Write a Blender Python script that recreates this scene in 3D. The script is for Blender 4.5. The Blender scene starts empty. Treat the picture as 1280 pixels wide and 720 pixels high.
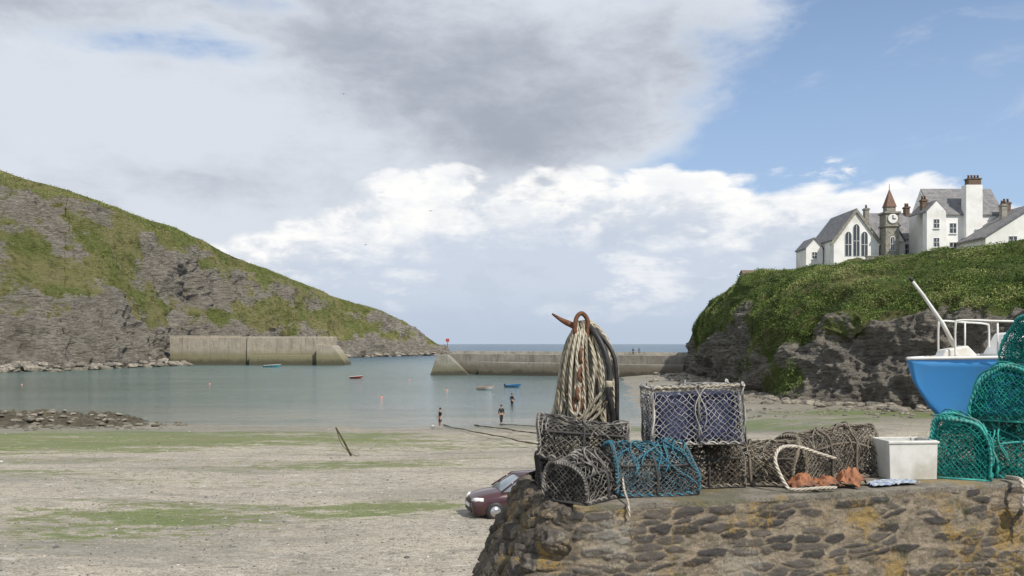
import bpy, bmesh, math, random
import numpy as np
from mathutils import Vector, Matrix
random.seed(7); RNG=np.random.RandomState(7)
scene=bpy.context.scene
COL=scene.collection
CAMH=7.8
# ---------------------------------------------------------------- shader helper
class V:
    def __init__(s,g,o): s.g=g; s.o=o
    def __add__(s,b): return s.g.math('ADD',s,b)
    __radd__=__add__
    def __sub__(s,b): return s.g.math('SUBTRACT',s,b)
    def __rsub__(s,b): return s.g.math('SUBTRACT',b,s)
    def __mul__(s,b): return s.g.math('MULTIPLY',s,b)
    __rmul__=__mul__
    def __truediv__(s,b): return s.g.math('DIVIDE',s,b)
class G:
    def __init__(s,nt):
        s.nt=nt; nt.nodes.clear()
    def new(s,t): return s.nt.nodes.new(t)
    def put(s,inp,v):
        if isinstance(v,V): s.nt.links.new(v.o,inp)
        elif isinstance(v,(tuple,list)):
            v=tuple(v)
            if inp.type=='RGBA' and len(v)==3: v=v+(1,)
            inp.default_value=v
        else: inp.default_value=v
    def math(s,op,a,b=None,c=None):
        n=s.new('ShaderNodeMath'); n.operation=op
        for i,x in enumerate((a,b,c)):
            if x is not None: s.put(n.inputs[i],x)
        return V(s,n.outputs[0])
    def ss(s,x,a,b,lo=0.,hi=1.,lin=False):
        n=s.new('ShaderNodeMapRange'); n.interpolation_type='LINEAR' if lin else 'SMOOTHSTEP'
        s.put(n.inputs[0],x)
        for i,v in enumerate((a,b,lo,hi)): s.put(n.inputs[i+1],v)
        return V(s,n.outputs[0])
    def noise(s,vec,scale,detail=4,rough=.55,dist=0.):
        n=s.new('ShaderNodeTexNoise'); s.put(n.inputs['Vector'],vec)
        s.put(n.inputs['Scale'],float(scale)); s.put(n.inputs['Detail'],float(detail)); s.put(n.inputs['Roughness'],rough); s.put(n.inputs['Distortion'],float(dist))
        return V(s,n.outputs[0])
    def vor(s,vec,scale,feature='F1',out='Distance',rand=1.):
        n=s.new('ShaderNodeTexVoronoi'); n.feature=feature; s.put(n.inputs['Vector'],vec); s.put(n.inputs['Scale'],float(scale)); s.put(n.inputs['Randomness'],rand)
        return V(s,n.outputs[out])
    def mix(s,f,a,b,mode='MIX'):
        n=s.new('ShaderNodeMix'); n.data_type='RGBA'; n.blend_type=mode
        s.put(n.inputs[0],f); s.put(n.inputs[6],a); s.put(n.inputs[7],b)
        return V(s,n.outputs[2])
    def vec(s,x,y,z):
        n=s.new('ShaderNodeCombineXYZ')
        for i,v in enumerate((x,y,z)): s.put(n.inputs[i],v)
        return V(s,n.outputs[0])
    def sep(s,v):
        n=s.new('ShaderNodeSeparateXYZ'); s.put(n.inputs[0],v)
        return [V(s,n.outputs[i]) for i in range(3)]
    def map(s,v,sc=(1,1,1),rot=(0,0,0),loc=(0,0,0)):
        n=s.new('ShaderNodeMapping'); s.put(n.inputs['Vector'],v); s.put(n.inputs['Scale'],sc); s.put(n.inputs['Rotation'],rot); s.put(n.inputs['Location'],loc)
        return V(s,n.outputs[0])
    def tc(s,k='Object'):
        n=s.new('ShaderNodeTexCoord'); return V(s,n.outputs[k])
    def attr(s,name,out='Fac'):
        n=s.new('ShaderNodeAttribute'); n.attribute_name=name; return V(s,n.outputs[out])
    def bump(s,h,strength=.5,dist=.02,normal=None):
        n=s.new('ShaderNodeBump'); s.put(n.inputs['Height'],h); s.put(n.inputs['Strength'],strength); s.put(n.inputs['Distance'],dist)
        if normal: s.put(n.inputs['Normal'],normal)
        return V(s,n.outputs[0])
    def out(s,color,rough=.8,metal=0.,normal=None,spec=.4):
        p=s.new('ShaderNodeBsdfPrincipled'); s.put(p.inputs['Base Color'],color); s.put(p.inputs['Roughness'],rough); s.put(p.inputs['Metallic'],metal)
        s.put(p.inputs['Specular IOR Level'],spec)
        if normal: s.put(p.inputs['Normal'],normal)
        o=s.new('ShaderNodeOutputMaterial'); s.nt.links.new(p.outputs[0],o.inputs[0]); return p
def gmat(name):
    m=bpy.data.materials.new(name); m.use_nodes=True; return m,G(m.node_tree)
def simple(name,c1,c2=None,scale=6,rough=.7,metal=0.,bump=.3,bscale=60,bdist=.004,spec=.4,dirt=None):
    m,g=gmat(name); c2=c2 or tuple(x*.6 for x in c1); p=g.tc()
    n=g.noise(p,scale,5,.6); col=g.mix(g.ss(n,.35,.65),c1,c2)
    if dirt: col=g.mix(g.ss(g.noise(p,scale*.37,6,.65),.5,.68,0,.85),col,dirt)
    g.out(col,g.ss(n,.3,.7,rough-.08,min(1,rough+.1)),metal,g.bump(g.noise(p,bscale,3),bump,bdist),spec); return m
# ---------------------------------------------------------------- noise in numpy
def _h(ix,iy,iz):
    h=(ix.astype(np.int64)*374761393+iy.astype(np.int64)*668265263+iz.astype(np.int64)*2246822519)&0xffffffff
    h=((h^(h>>13))*1274126177)&0xffffffff
    h=h^(h>>16); return h/4294967296.
def vn(x,y,z):
    x,y,z=np.broadcast_arrays(np.asarray(x,float),np.asarray(y,float),np.asarray(z,float))
    ix,iy,iz=np.floor(x),np.floor(y),np.floor(z); fx,fy,fz=x-ix,y-iy,z-iz
    fx,fy,fz=[f*f*f*(f*(f*6-15)+10) for f in (fx,fy,fz)]
    r=0
    for a in (0,1):
        for b in (0,1):
            for c in (0,1):
                w=(fx if a else 1-fx)*(fy if b else 1-fy)*(fz if c else 1-fz)
                r=r+w*_h(ix+a,iy+b,iz+c)
    return r
def fbm(x,y,z=0,o=5,ridge=False,gain=.5):
    s=0;a=1;t=0
    for i in range(o):
        n=vn(x*2**i+i*17.3,y*2**i+i*9.1,z*2**i+i*5.7)
        if ridge: n=1-abs(2*n-1)
        s=s+a*n;t+=a;a*=gain
    return s/t
def sst(x,a,b):
    t=np.clip((x-a)/(b-a),0,1); return t*t*(3-2*t)
# ---------------------------------------------------------------- mesh helpers
def mesh_np(name,verts,faces,attrs=None,smooth=True):
    me=bpy.data.meshes.new(name); verts=np.asarray(verts,np.float32).reshape(-1,3); faces=np.asarray(faces,np.int32)
    me.vertices.add(len(verts)); me.vertices.foreach_set('co',verts.ravel())
    k=faces.shape[1]; me.loops.add(faces.size); me.loops.foreach_set('vertex_index',faces.ravel())
    me.polygons.add(len(faces)); me.polygons.foreach_set('loop_start',np.arange(0,faces.size,k,dtype=np.int32))
    me.polygons.foreach_set('loop_total',np.full(len(faces),k,np.int32))
    me.polygons.foreach_set('use_smooth',np.full(len(faces),smooth))
    me.update(calc_edges=True)
    for a,v in (attrs or {}).items():
        at=me.attributes.new(a,'FLOAT','POINT'); at.data.foreach_set('value',np.asarray(v,np.float32).ravel())
    return me
def grid_faces(n,m,off=0):
    i,j=np.meshgrid(np.arange(n-1),np.arange(m-1),indexing='ij'); a=i*m+j
    return np.stack([a,a+m,a+m+1,a+1],-1).reshape(-1,4)+off
def obj(name,me,mats=(),parent=None,**props):
    o=bpy.data.objects.new(name,me); COL.objects.link(o)
    for m in (mats if isinstance(mats,(list,tuple)) else [mats]): me.materials.append(m)
    if parent: o.parent=parent
    for k,v in props.items(): o[k]=v
    return o
def thing(name,label,cat,loc=(0,0,0),rz=0,group=None,rot=None):
    e=bpy.data.objects.new(name,None); COL.objects.link(e); e.location=loc; e.rotation_euler=rot or (0,0,rz); e.empty_display_size=.2
    e['label']=label; e['category']=cat
    if group: e['group']=group
    return e
class MB:
    def __init__(s): s.v=[];s.f=[];s.uv=[];s.sm=[]
    def face(s,idx,uv=None,sm=False): s.f.append(tuple(idx)); s.uv.append(uv or [(0,0)]*len(idx)); s.sm.append(sm)
    def box(s,x0,x1,y0,y1,z0,z1,M=None):
        b=len(s.v); P=[(x0,y0,z0),(x1,y0,z0),(x1,y1,z0),(x0,y1,z0),(x0,y0,z1),(x1,y0,z1),(x1,y1,z1),(x0,y1,z1)]
        if M: P=[tuple(M@Vector(p)) for p in P]
        s.v+=P
        for q in ((0,3,2,1),(4,5,6,7),(0,1,5,4),(1,2,6,5),(2,3,7,6),(3,0,4,7)): s.face([b+i for i in q])
        return s
    def prism(s,poly,axis,a,b):
        n=len(poly); o=len(s.v)
        for t in (a,b):
            for (p,q) in poly: s.v.append({'y':(p,t,q),'x':(t,p,q),'z':(p,q,t)}[axis])
        s.face(list(range(o,o+n))); s.face(list(range(o+2*n-1,o+n-1,-1)))
        for i in range(n):
            j=(i+1)%n; s.face([o+j,o+i,o+n+i,o+n+j])
        return s
    def tube(s,pts,r,n=8,closed=False,caps=True,flat=1.):
        pts=[Vector(p) for p in pts]; N=len(pts); b=len(s.v)
        rs=r if isinstance(r,(list,tuple)) else [r]*N
        up=Vector((0,0,1)); prev=None; L=0; Ls=[]
        for i,p in enumerate(pts):
            a=pts[(i-1)%N] if (closed or i>0) else p; c=pts[(i+1)%N] if (closed or i<N-1) else p
            t=(c-a); t=t.normalized() if t.length>1e-9 else Vector((0,0,1))
            if prev is None:
                u=t.cross(up)
                if u.length<.05: u=t.cross(Vector((1,0,0)))
            else:
                u=prev-t*prev.dot(t)
                if u.length<1e-4: u=t.cross(up)
            u.normalize(); prev=u; w=t.cross(u)
            if i>0: L+=(p-pts[i-1]).length
            Ls.append(L)
            for k in range(n):
                a_=2*math.pi*k/n; s.v.append(tuple(p+(u*math.cos(a_)+w*math.sin(a_)*flat)*rs[i]))
        for i in range(N if closed else N-1):
            j=(i+1)%N; l0=Ls[i]; l1=Ls[j] if j else Ls[i]+(pts[0]-pts[i]).length
            for k in range(n):
                k2=(k+1)%n
                s.face([b+i*n+k,b+i*n+k2,b+j*n+k2,b+j*n+k],[(l0,k/n),(l0,(k+1)/n),(l1,(k+1)/n),(l1,k/n)],True)
        if caps and not closed:
            s.face([b+k for k in range(n)][::-1]); s.face([b+(N-1)*n+k for k in range(n)])
        return s
    def cyl(s,a,b,r,r2=None,n=20): return s.tube([a,b],[r,r if r2 is None else r2],n)
    def lathe(s,prof,c=(0,0,0),n=24,axis='z'):
        b=len(s.v)
        for (r,h) in prof:
            for k in range(n):
                a=2*math.pi*k/n; x,y=r*math.cos(a),r*math.sin(a)
                p={'z':(x,y,h),'y':(x,h,y),'x':(h,x,y)}[axis]; s.v.append((p[0]+c[0],p[1]+c[1],p[2]+c[2]))
        for i in range(len(prof)-1):
            for k in range(n): s.face([b+i*n+k,b+i*n+(k+1)%n,b+(i+1)*n+(k+1)%n,b+(i+1)*n+k],None,True)
        s.face([b+k for k in range(n)][::-1]); e=b+(len(prof)-1)*n; s.face([e+k for k in range(n)])
        return s
    def mesh(s,name,off=(0,0,0)):
        me=bpy.data.meshes.new(name); me.from_pydata([(v[0]-off[0],v[1]-off[1],v[2]-off[2]) for v in s.v],[],s.f)
        uv=me.uv_layers.new(name='UVMap'); flat=[c for f in s.uv for p in f for c in p]; uv.data.foreach_set('uv',flat)
        me.polygons.foreach_set('use_smooth',s.sm); me.update(); return me
def part(th,name,mb,mat,world=False,bevel=0,label=None,normals=True):
    me=mb.mesh(name,th.location if world else (0,0,0))
    if normals:
        bm=bmesh.new(); bm.from_mesh(me); bmesh.ops.recalc_face_normals(bm,faces=bm.faces); bm.to_mesh(me); bm.free()
    o=obj(name,me,mat,th)
    if bevel:
        b=o.modifiers.new('b','BEVEL'); b.width=bevel; b.segments=2; b.limit_method='ANGLE'
    if label: o['label']=label
    return o
def crom(P,k=8,closed=False):
    P=[Vector(p) for p in P]; N=len(P); out=[]
    rng=range(N) if closed else range(N-1)
    for i in rng:
        p0=P[(i-1)%N] if closed or i>0 else P[0]; p1=P[i]; p2=P[(i+1)%N]; p3=P[(i+2)%N] if closed or i+2<N else P[-1]
        for j in range(k):
            t=j/k; out.append(.5*((2*p1)+(-p0+p2)*t+(2*p0-5*p1+4*p2-p3)*t*t+(-p0+3*p1-3*p2+p3)*t**3))
    if not closed: out.append(P[-1])
    return out
def ico(sub):
    bm=bmesh.new(); bmesh.ops.create_icosphere(bm,subdivisions=sub,radius=1); v=np.array([x.co[:] for x in bm.verts]); f=np.array([[a.index for a in x.verts] for x in bm.faces]); bm.free(); return v,f
def rock_scatter(name,pos,size,sub=2,flat=.6,mats=(),smooth=False,rough=.5,**props):
    v,f=ico(sub); pos=np.asarray(pos); n=len(pos); size=np.asarray(size); R=np.random.RandomState(len(pos)+3)
    q=R.normal(size=(n,4)); q/=np.linalg.norm(q,axis=1)[:,None]
    w,x,y,z=q.T
    M=np.stack([1-2*(y*y+z*z),2*(x*y-z*w),2*(x*z+y*w),2*(x*y+z*w),1-2*(x*x+z*z),2*(y*z-x*w),2*(x*z-y*w),2*(y*z+x*w),1-2*(x*x+y*y)],-1).reshape(n,3,3)
    sc=R.uniform(.55,1.25,(n,1,3)); p=v[None]*sc; o=R.uniform(0,100,(n,1))
    d=.7+rough*(fbm(p[...,0]*1.3+o,p[...,1]*1.3,p[...,2]*1.3,3)-.3)*1.4
    p=np.sign(p)*np.abs(p)**.8*d[...,None]
    p=np.einsum('nij,nkj->nki',M,p); p[...,2]*=flat; p=p*size[:,None,None]+pos[:,None,:]
    faces=(f[None]+np.arange(n)[:,None,None]*len(v)).reshape(-1,3)
    me=mesh_np(name,p.reshape(-1,3),faces,{'rnd':np.repeat(R.rand(n),len(v))},smooth)
    return obj(name,me,mats,**props)
# ================================================================ WORLD
w=bpy.data.worlds.new('World'); scene.world=w; w.use_nodes=True; g=G(w.node_tree)
SUN_EL=math.radians(47); SUN_AZ=math.radians(140)
sk=g.new('ShaderNodeTexSky'); sk.sky_type='NISHITA'; sk.sun_disc=False; sk.sun_elevation=SUN_EL; sk.sun_rotation=SUN_AZ; sk.altitude=0; sk.air_density=1.0; sk.dust_density=.4; sk.ozone_density=2.
d=g.tc('Generated'); x,y,z=g.sep(d)
A=g.math('ARCTAN2',x,y); E=z/g.math('MAXIMUM',g.math('SQRT',x*x+y*y),.15)
P=g.vec(A,E*1.7,.3)
wn=g.noise(P,2.2,3,.5); P2=g.vec(A+(wn-.5)*.25,E*1.7+(wn-.5)*.2,1.7)
nA=g.noise(P2,3.2,7,.57); nB=g.noise(P,11,7,.60,.3); nC=g.noise(g.vec(A*.8,E*2.6,4.),5,7,.57,.4); nD=g.noise(g.vec(A,E*2.2,9.),22,6,.64,.2); nW=g.noise(g.vec(A*1.3+E*.9,E*4.0-A*.8,3.),4,7,.6,.6)
puff=g.vor(g.vec(A+(nB-.5)*.07,E*1.5+(nD-.5)*.05,2.),15); puff2=g.vor(g.vec(A+(nD-.5)*.04,E*1.5+(nB-.5)*.04,5.),38)
def blob(ax,ay,rx,ry):
    a,e=(ax-640)/1108.,(430-ay)/1108.; dx=(A-a)/(rx/1108.); dy=(E-e)/(ry/1108.)
    return g.math('EXPONENT',(dx*dx+dy*dy)*-1.)
blue=g.mix(1.,V(g,sk.outputs[0]),(.92,1.03,1.18),'MULTIPLY')
blue=g.mix(g.ss(E,.0,.45,.85,.28),blue,(4.6,6.2,8.6))
blue=g.mix(g.ss(nW+(nD-.5)*.15,.54,.78,0,.30),blue,(8.0,8.5,9.1))
B=A-E*1.10+.085
cov=nA+(nB-.5)*.32+(nD-.5)*.10+(nW-.5)*.18 - g.ss(B,-.16,.30,-.33,.56) - blob(225,80,140,30)*.36 - blob(300,18,100,20)*.30-blob(640,150,26,14)*.12-blob(130,28,60,12)*.15+ blob(1275,195,60,30)*.50+blob(1030,190,60,30)*.27+blob(1180,240,130,18)*.15
mU=g.ss(cov,.40,.68)
dark=blob(610,100,270,95)*.72+blob(650,190,100,50)*.65+blob(30,20,170,80)*.85+blob(430,30,170,60)*.45-blob(230,160,140,50)*.4+blob(100,235,180,50)*.35-blob(1010,40,60,60)*.5+blob(860,60,90,80)*.5+blob(330,250,140,30)*.25
dk=g.ss(dark+(nA-.5)*1.2+(nB-.5)*1.1+(nD-.5)*.5,.0,1.15)
cU=g.mix(dk,(7.0,7.5,8.25),(3.85,4.25,5.0))
cU=g.mix(g.ss(cov,.40,.74,.6,0.),cU,(8.3,8.7,9.2))
c=g.mix(mU,blue,cU)
top=.190+(nC-.5)*.12+(nD-.5)*.03-(puff-.35)*.045-(puff2-.35)*.018+blob(830,215,140,300)*.012+blob(540,215,130,300)*.012-blob(150,260,230,400)*.10-blob(1250,250,130,300)*.045
h=top-E
m1=g.ss(h,-.004,.016)
sh=h+(nB-.5)*.12+(nD-.5)*.08+(puff-.35)*.05+(puff2-.35)*.03
cC=g.mix(g.ss(sh,.015,.105),(10.3,10.2,10.0),(6.1,6.8,7.9))
hi=nC+(nD-.5)*.5+(nB-.5)*.35-(puff-.35)*.3-g.ss(E,.05,.0,0.,.2)
cC=g.mix(g.ss(hi,.46,.64,0,.8),cC,(9.1,9.25,9.5))
cC=g.mix(g.ss(nB+(nD-.5)*.4,.50,.64,0,.4),cC,(5.3,6.0,7.1))
cC=g.mix(g.ss(E,.0,.075,.85,0.),cC,(4.8,5.7,7.0))
c=g.mix(m1,c,cC)
c=g.mix(g.ss(z,-.06,-.002,1.,0.),c,(2.2,2.4,2.6))
bg=g.new('ShaderNodeBackground'); g.put(bg.inputs[0],c); bg.inputs[1].default_value=.1
o=g.new('ShaderNodeOutputWorld'); g.nt.links.new(bg.outputs[0],o.inputs[0])
sun=bpy.data.lights.new('sun','SUN'); sun.energy=4.8; sun.angle=math.radians(.6); sun.color=(1,.93,.82)
so=bpy.data.objects.new('sun',sun); COL.objects.link(so)
sd=Vector((math.sin(SUN_AZ)*math.cos(SUN_EL),math.cos(SUN_AZ)*math.cos(SUN_EL),math.sin(SUN_EL)))
so.rotation_euler=sd.to_track_quat('Z','Y').to_euler(); so.location=(30,-20,60)
# ================================================================ CAMERA
cam=bpy.data.cameras.new('camera'); co=bpy.data.objects.new('camera',cam); COL.objects.link(co); scene.camera=co
co.location=(0,0,CAMH); co.rotation_euler=(math.pi/2,0,0); cam.sensor_width=36; cam.lens=36*1108/1280; cam.shift_y=70/1280; cam.clip_end=100000; cam.clip_start=.1
scene.view_settings.view_transform='Standard'; scene.view_settings.look='None'; scene.view_settings.exposure=0
# ================================================================ MATERIALS
m_beach,g=gmat('beach'); p=g.tc(); al=g.attr('algae'); wet=g.attr('wet')
nb=g.noise(p,.35,5,.6); nf=g.noise(p,9,5,.7); nm=g.noise(g.map(p,(.8,1.5,1)),1.5,7,.72,.3); nl=g.noise(g.map(p,(.10,.35,1)),1.,6,.7,.8); pr,_,_=g.sep(g.vor(p,12,'F1','Color')); pe2,_,_=g.sep(g.vor(p,32,'F1','Color')); pe3,_,_=g.sep(g.vor(p,3.6,'F1','Color'))
sand=g.mix(g.ss(nb,.35,.65),(.42,.365,.285),(.30,.27,.22))
st=g.mix(pr,(.13,.12,.105),(.50,.455,.375)); sand=g.mix(g.ss(nf,.40,.62,.2,.8),sand,st)
sand=g.mix(g.ss(pe2,.78,.86,0,.5),sand,(.58,.55,.48)); sand=g.mix(g.ss(pe2,.0,.2,.7,0.),sand,(.09,.085,.075)); sand=g.mix(g.ss(pe3,.0,.05,.6,0.),sand,(.12,.115,.10)); sand=g.mix(g.ss(pe3,.975,.985,0,.5),sand,(.55,.52,.47))
sand=g.mix(g.ss(nm,.50,.64,0,.42),sand,(.16,.148,.12))
sand=g.mix(g.ss(nl,.49,.61,0,.55),sand,g.mix(nm,(.13,.128,.115),(.24,.225,.19)))
sand=g.mix(wet*.78,sand,g.mix(g.ss(nm,.38,.6),(.085,.088,.07),(.22,.195,.145)))
alc=g.mix(g.ss(nf,.38,.62),(.055,.095,.018),(.165,.20,.06)); alc=g.mix(g.ss(nb,.38,.62,0,.55),alc,(.17,.16,.075)); alc=g.mix(wet*.5,alc,(.07,.12,.02))
am=g.ss(al+(nf-.5)*1.3+(nm-.5)*2.8+(nl-.5)*1.4,.42,.72); sand=g.mix(am*.82,sand,alc)
bh=g.vor(p,12)*-.6+g.noise(p,36,4)*.5+g.noise(p,2,3)+nm*.8
g.out(sand,g.ss(wet,0,1,.9,.5),0,g.bump(bh,.9,.06),.25)
m_water,g=gmat('sea_water'); p=g.tc(); X_,Y_,Z_=g.sep(p)
far=g.ss(Y_,230,600); near=g.ss(Y_,78,125)
patch=g.noise(g.map(p,(.012,.045,1)),1,5,.6,.8); pt2=g.noise(g.map(p,(.05,.3,1)),1,6,.7,.5)
col=g.mix(near,(.25,.23,.17),(.060,.115,.110)); col=g.mix(g.ss(patch,.4,.62,0,.55),col,(.115,.16,.145)); col=g.mix(g.ss(pt2,.46,.62,0,.5),col,(.045,.085,.09)); col=g.mix(far,col,(.030,.080,.130))
wv=g.noise(g.map(p,(.8,1.7,1)),1.1,5,.65)+g.noise(g.map(p,(.22,.5,1)),1.,3)*1.3
g.out(col,g.ss(Y_,90,500,.08,.28),0,g.bump(wv,g.ss(patch,.35,.65,.6,1.),g.ss(Y_,100,500,.10,.75)),.45)
def terrain_mat(name,rockA,rockB,rockC,grassA,grassB,straw,sc,strata_rot,bd=1.1,cv=.5):
    m,g=gmat(name); p=g.tc(); gr=g.attr('grass'); dk=g.attr('cav')
    s=g.noise(g.map(p,(.6*sc,.6*sc,3.2*sc),strata_rot),1,7,.72,.6); n1=g.noise(p,.25*sc,6,.7); n2=g.noise(p,1.6*sc,6,.75); n3=g.noise(p,.08*sc,4,.65); n4=g.noise(p,.6*sc,7,.75)
    rock=g.mix(g.ss(n1,.38,.62),rockA,rockB); rock=g.mix(g.ss(s,.47,.58,0,.8),rock,rockC); rock=g.mix(g.ss(n2,.5,.7,0,.6),rock,tuple(min(1,x*1.3) for x in rockA)); rock=g.mix(g.ss(n4,.52,.62,0,.55),rock,tuple(x*.6 for x in rockB))
    gc=g.mix(g.ss(n2,.38,.62),grassA,grassB); gc=g.mix(g.ss(n3,.42,.58,0,.75),gc,straw); gc=g.mix(g.ss(n4,.50,.62,0,.6),gc,tuple(x*.5 for x in grassA))
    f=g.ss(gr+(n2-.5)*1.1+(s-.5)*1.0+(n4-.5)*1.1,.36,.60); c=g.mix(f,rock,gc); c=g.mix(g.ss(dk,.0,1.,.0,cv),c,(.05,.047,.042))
    tide=g.sep(p)[2]; c=g.mix(g.ss(tide+(n2-.5)*2.,.4,2.6,.6,0.),c,(.09,.08,.06))
    b=g.bump(s*1.2+n2*.8+n4*.8+g.noise(p,6*sc,4)*.3,1.,bd/sc)
    g.out(c,.9,0,b,.12); return m
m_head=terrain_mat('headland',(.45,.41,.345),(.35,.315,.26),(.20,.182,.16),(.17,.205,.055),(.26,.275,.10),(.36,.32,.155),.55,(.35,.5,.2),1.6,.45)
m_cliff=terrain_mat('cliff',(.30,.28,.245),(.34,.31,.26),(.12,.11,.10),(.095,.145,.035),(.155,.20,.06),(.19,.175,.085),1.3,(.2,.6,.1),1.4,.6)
m_outcrop=terrain_mat('outcrop',(.33,.30,.22),(.25,.225,.165),(.13,.12,.085),(.1,.13,.03),(.14,.16,.04),(.2,.18,.1),3,(.2,.5,.1))
m_shore,g=gmat('shore_rock'); p=g.tc(); r=g.attr('rnd'); c=g.mix(r,(.17,.155,.13),(.36,.32,.26)); c=g.mix(g.ss(g.noise(p,1.4,6,.7),.45,.62),c,(.11,.10,.085)); c=g.mix(g.ss(g.sep(p)[2]+g.noise(p,1,3),.5,1.5,.5,0.),c,(.09,.09,.055)); g.out(c,.9,0,g.bump(g.noise(p,4,5,.7),.9,.25),.2)
m_peb,g=gmat('pebble'); p=g.tc(); r=g.attr('rnd'); c=g.mix(r,(.08,.08,.08),(.40,.37,.31)); c=g.mix(g.ss(r,.97,.98),c,(.62,.6,.55)); g.out(c,.8,0,None,.3)
def leafm(name,a,b,cc):
    m,g=gmat(name); r=g.attr('rnd'); c=g.mix(r,a,b); c=g.mix(g.ss(r,.86,.97,0,.7),c,cc); g.out(c,.8,0,None,.12); return m
m_leaf=leafm('leaf',(.040,.072,.020),(.165,.225,.06),(.27,.27,.12)); m_leafL=leafm('gorse_leaf',(.10,.13,.035),(.23,.265,.085),(.31,.29,.12))
def conc(name,ca,cb,top=5.,base=(.07,.065,.045),algae=(.10,.12,.04)):
    m,g=gmat(name); p=g.tc('Object'); n=g.noise(p,.35,6,.65); n2=g.noise(g.map(p,(.9,.9,.12)),1,6,.65); n5=g.noise(p,2.,6,.75); c=g.mix(g.ss(n,.35,.65),ca,cb)
    c=g.mix(g.ss(n2,.5,.66,0,.7),c,tuple(x*.5 for x in ca)); c=g.mix(g.ss(n5,.5,.65,0,.5),c,tuple(x*.5 for x in cb)); z=g.sep(p)[2]
    j=g.math('FRACT',g.sep(p)[0]*.22+n*.03); c=g.mix(g.ss(j,.0,.03,.5,0.),c,(.06,.055,.05))
    c=g.mix(g.ss(z+(n2-.5)*2.6+(n5-.5)*2,top*.3,top*.6,.75,0.),c,algae); c=g.mix(g.ss(z+(n-.5)*2.6,top*.08,top*.30,.9,0.),c,base)
    g.out(c,.9,0,g.bump(n5,.7,.15),.2); return m
m_concL=conc('weathered_concrete',(.37,.33,.26),(.29,.26,.21),10,algae=(.17,.16,.08))
m_concR=conc('tidal_concrete',(.27,.25,.215),(.20,.185,.16),5.4,(.05,.045,.035),(.11,.095,.065))
m_slope=conc('stained_slab',(.30,.29,.24),(.22,.21,.175),5.4,(.06,.055,.04),(.14,.135,.08))
m_white=simple('white_render',(.80,.80,.78),(.70,.70,.67),.5,.85,bump=.2,bscale=8,dirt=(.58,.57,.53))
m_slate,g=gmat('roof_slate'); p=g.tc(); br=g.math('FRACT',g.sep(p)[2]*2.2); c=g.mix(g.ss(g.noise(p,1.2,5,.6),.35,.65),(.13,.13,.14),(.21,.205,.205)); c=g.mix(g.ss(br,0,.18,.5,0.),c,(.07,.07,.075)); g.out(c,.7,0,g.bump(br,.4,.05),.4)
m_stone=simple('grey_stone',(.31,.295,.255),(.19,.18,.155),2.2,.9,bump=.6,bscale=4,bdist=.08)
m_brick=simple('brown_brick',(.18,.125,.09),(.11,.08,.06),3,.9,bump=.4,bscale=9,bdist=.03)
m_spire=simple('rust_tile',(.19,.105,.075),(.14,.09,.065),3,.8)
m_glass=simple('window_glass',(.035,.045,.06),(.05,.06,.075),1,.12,bump=0,spec=.7)
m_trim=simple('white_trim',(.78,.78,.76),(.7,.7,.68),3,.6,bump=.1)
m_black=simple('black_rubber',(.018,.018,.019),(.03,.03,.03),20,.55,bump=.3,bscale=150,bdist=.002)
m_rust,g=gmat('rusty_iron'); p=g.tc(); n=g.noise(p,22,7,.7); n2=g.noise(p,90,4,.6); c=g.mix(g.ss(n,.35,.65),(.11,.055,.033),(.19,.09,.05)); c=g.mix(g.ss(n2,.5,.65,0,.7),c,(.045,.028,.02)); g.out(c,.92,.1,g.bump(n+n2*.6,.9,.006),.3)
def rope_mat(name,ca,cb,freq=28):
    m,g=gmat(name); uv=g.tc('UV'); u,v,_=g.sep(uv); p=g.tc()
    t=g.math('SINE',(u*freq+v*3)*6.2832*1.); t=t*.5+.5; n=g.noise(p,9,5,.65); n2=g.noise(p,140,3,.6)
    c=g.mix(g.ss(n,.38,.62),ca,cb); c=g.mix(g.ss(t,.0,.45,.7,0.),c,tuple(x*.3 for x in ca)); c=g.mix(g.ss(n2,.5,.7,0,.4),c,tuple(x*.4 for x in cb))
    g.out(c,.92,0,g.bump(t+n2*.5,1.,.006),.15); return m
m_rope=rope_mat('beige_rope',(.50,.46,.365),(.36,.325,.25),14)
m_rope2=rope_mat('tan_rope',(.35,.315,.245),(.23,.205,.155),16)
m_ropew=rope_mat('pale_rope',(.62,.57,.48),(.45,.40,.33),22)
m_ropeb=rope_mat('blue_rope',(.05,.20,.29),(.12,.27,.33),40)
m_weedrope=simple('weed_covered_rope',(.045,.045,.02),(.09,.075,.035),3,.9,bump=.8,bscale=9,bdist=.06)
def netm(name,c1,c2): return simple(name,c1,c2,7,.85,bump=0,spec=.2)
m_netgrey=netm('grey_twine',(.25,.235,.21),(.06,.057,.055)); m_netbrown=netm('brown_twine',(.24,.20,.155),(.09,.078,.065)); m_netpale=netm('pale_twine',(.50,.48,.44),(.22,.22,.23)); m_netnavy=netm('navy_twine',(.04,.05,.12),(.08,.10,.19))
m_netteal=netm('teal_twine',(.02,.28,.245),(.010,.15,.14)); m_netblue=netm('blue_twine',(.08,.19,.26),(.12,.22,.28))
m_blkframe=simple('black_wrapped_frame',(.03,.03,.03),(.055,.05,.045),20,.7,bump=.5,bscale=80)
m_tealfab=simple('teal_wrapping',(.03,.32,.28),(.015,.19,.175),9,.6,bump=.5,bscale=70,dirt=(.12,.20,.18))
m_bluepan=simple('navy_mesh_panel',(.022,.028,.07),(.05,.06,.12),9,.85,bump=.5,bscale=70)
m_slat=simple('worn_slat',(.16,.13,.10),(.08,.07,.06),12,.85)
m_boatblue=simple('blue_gloss_paint',(.06,.31,.70),(.06,.28,.64),1.4,.3,bump=.05,bscale=6,dirt=(.09,.27,.52))
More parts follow.
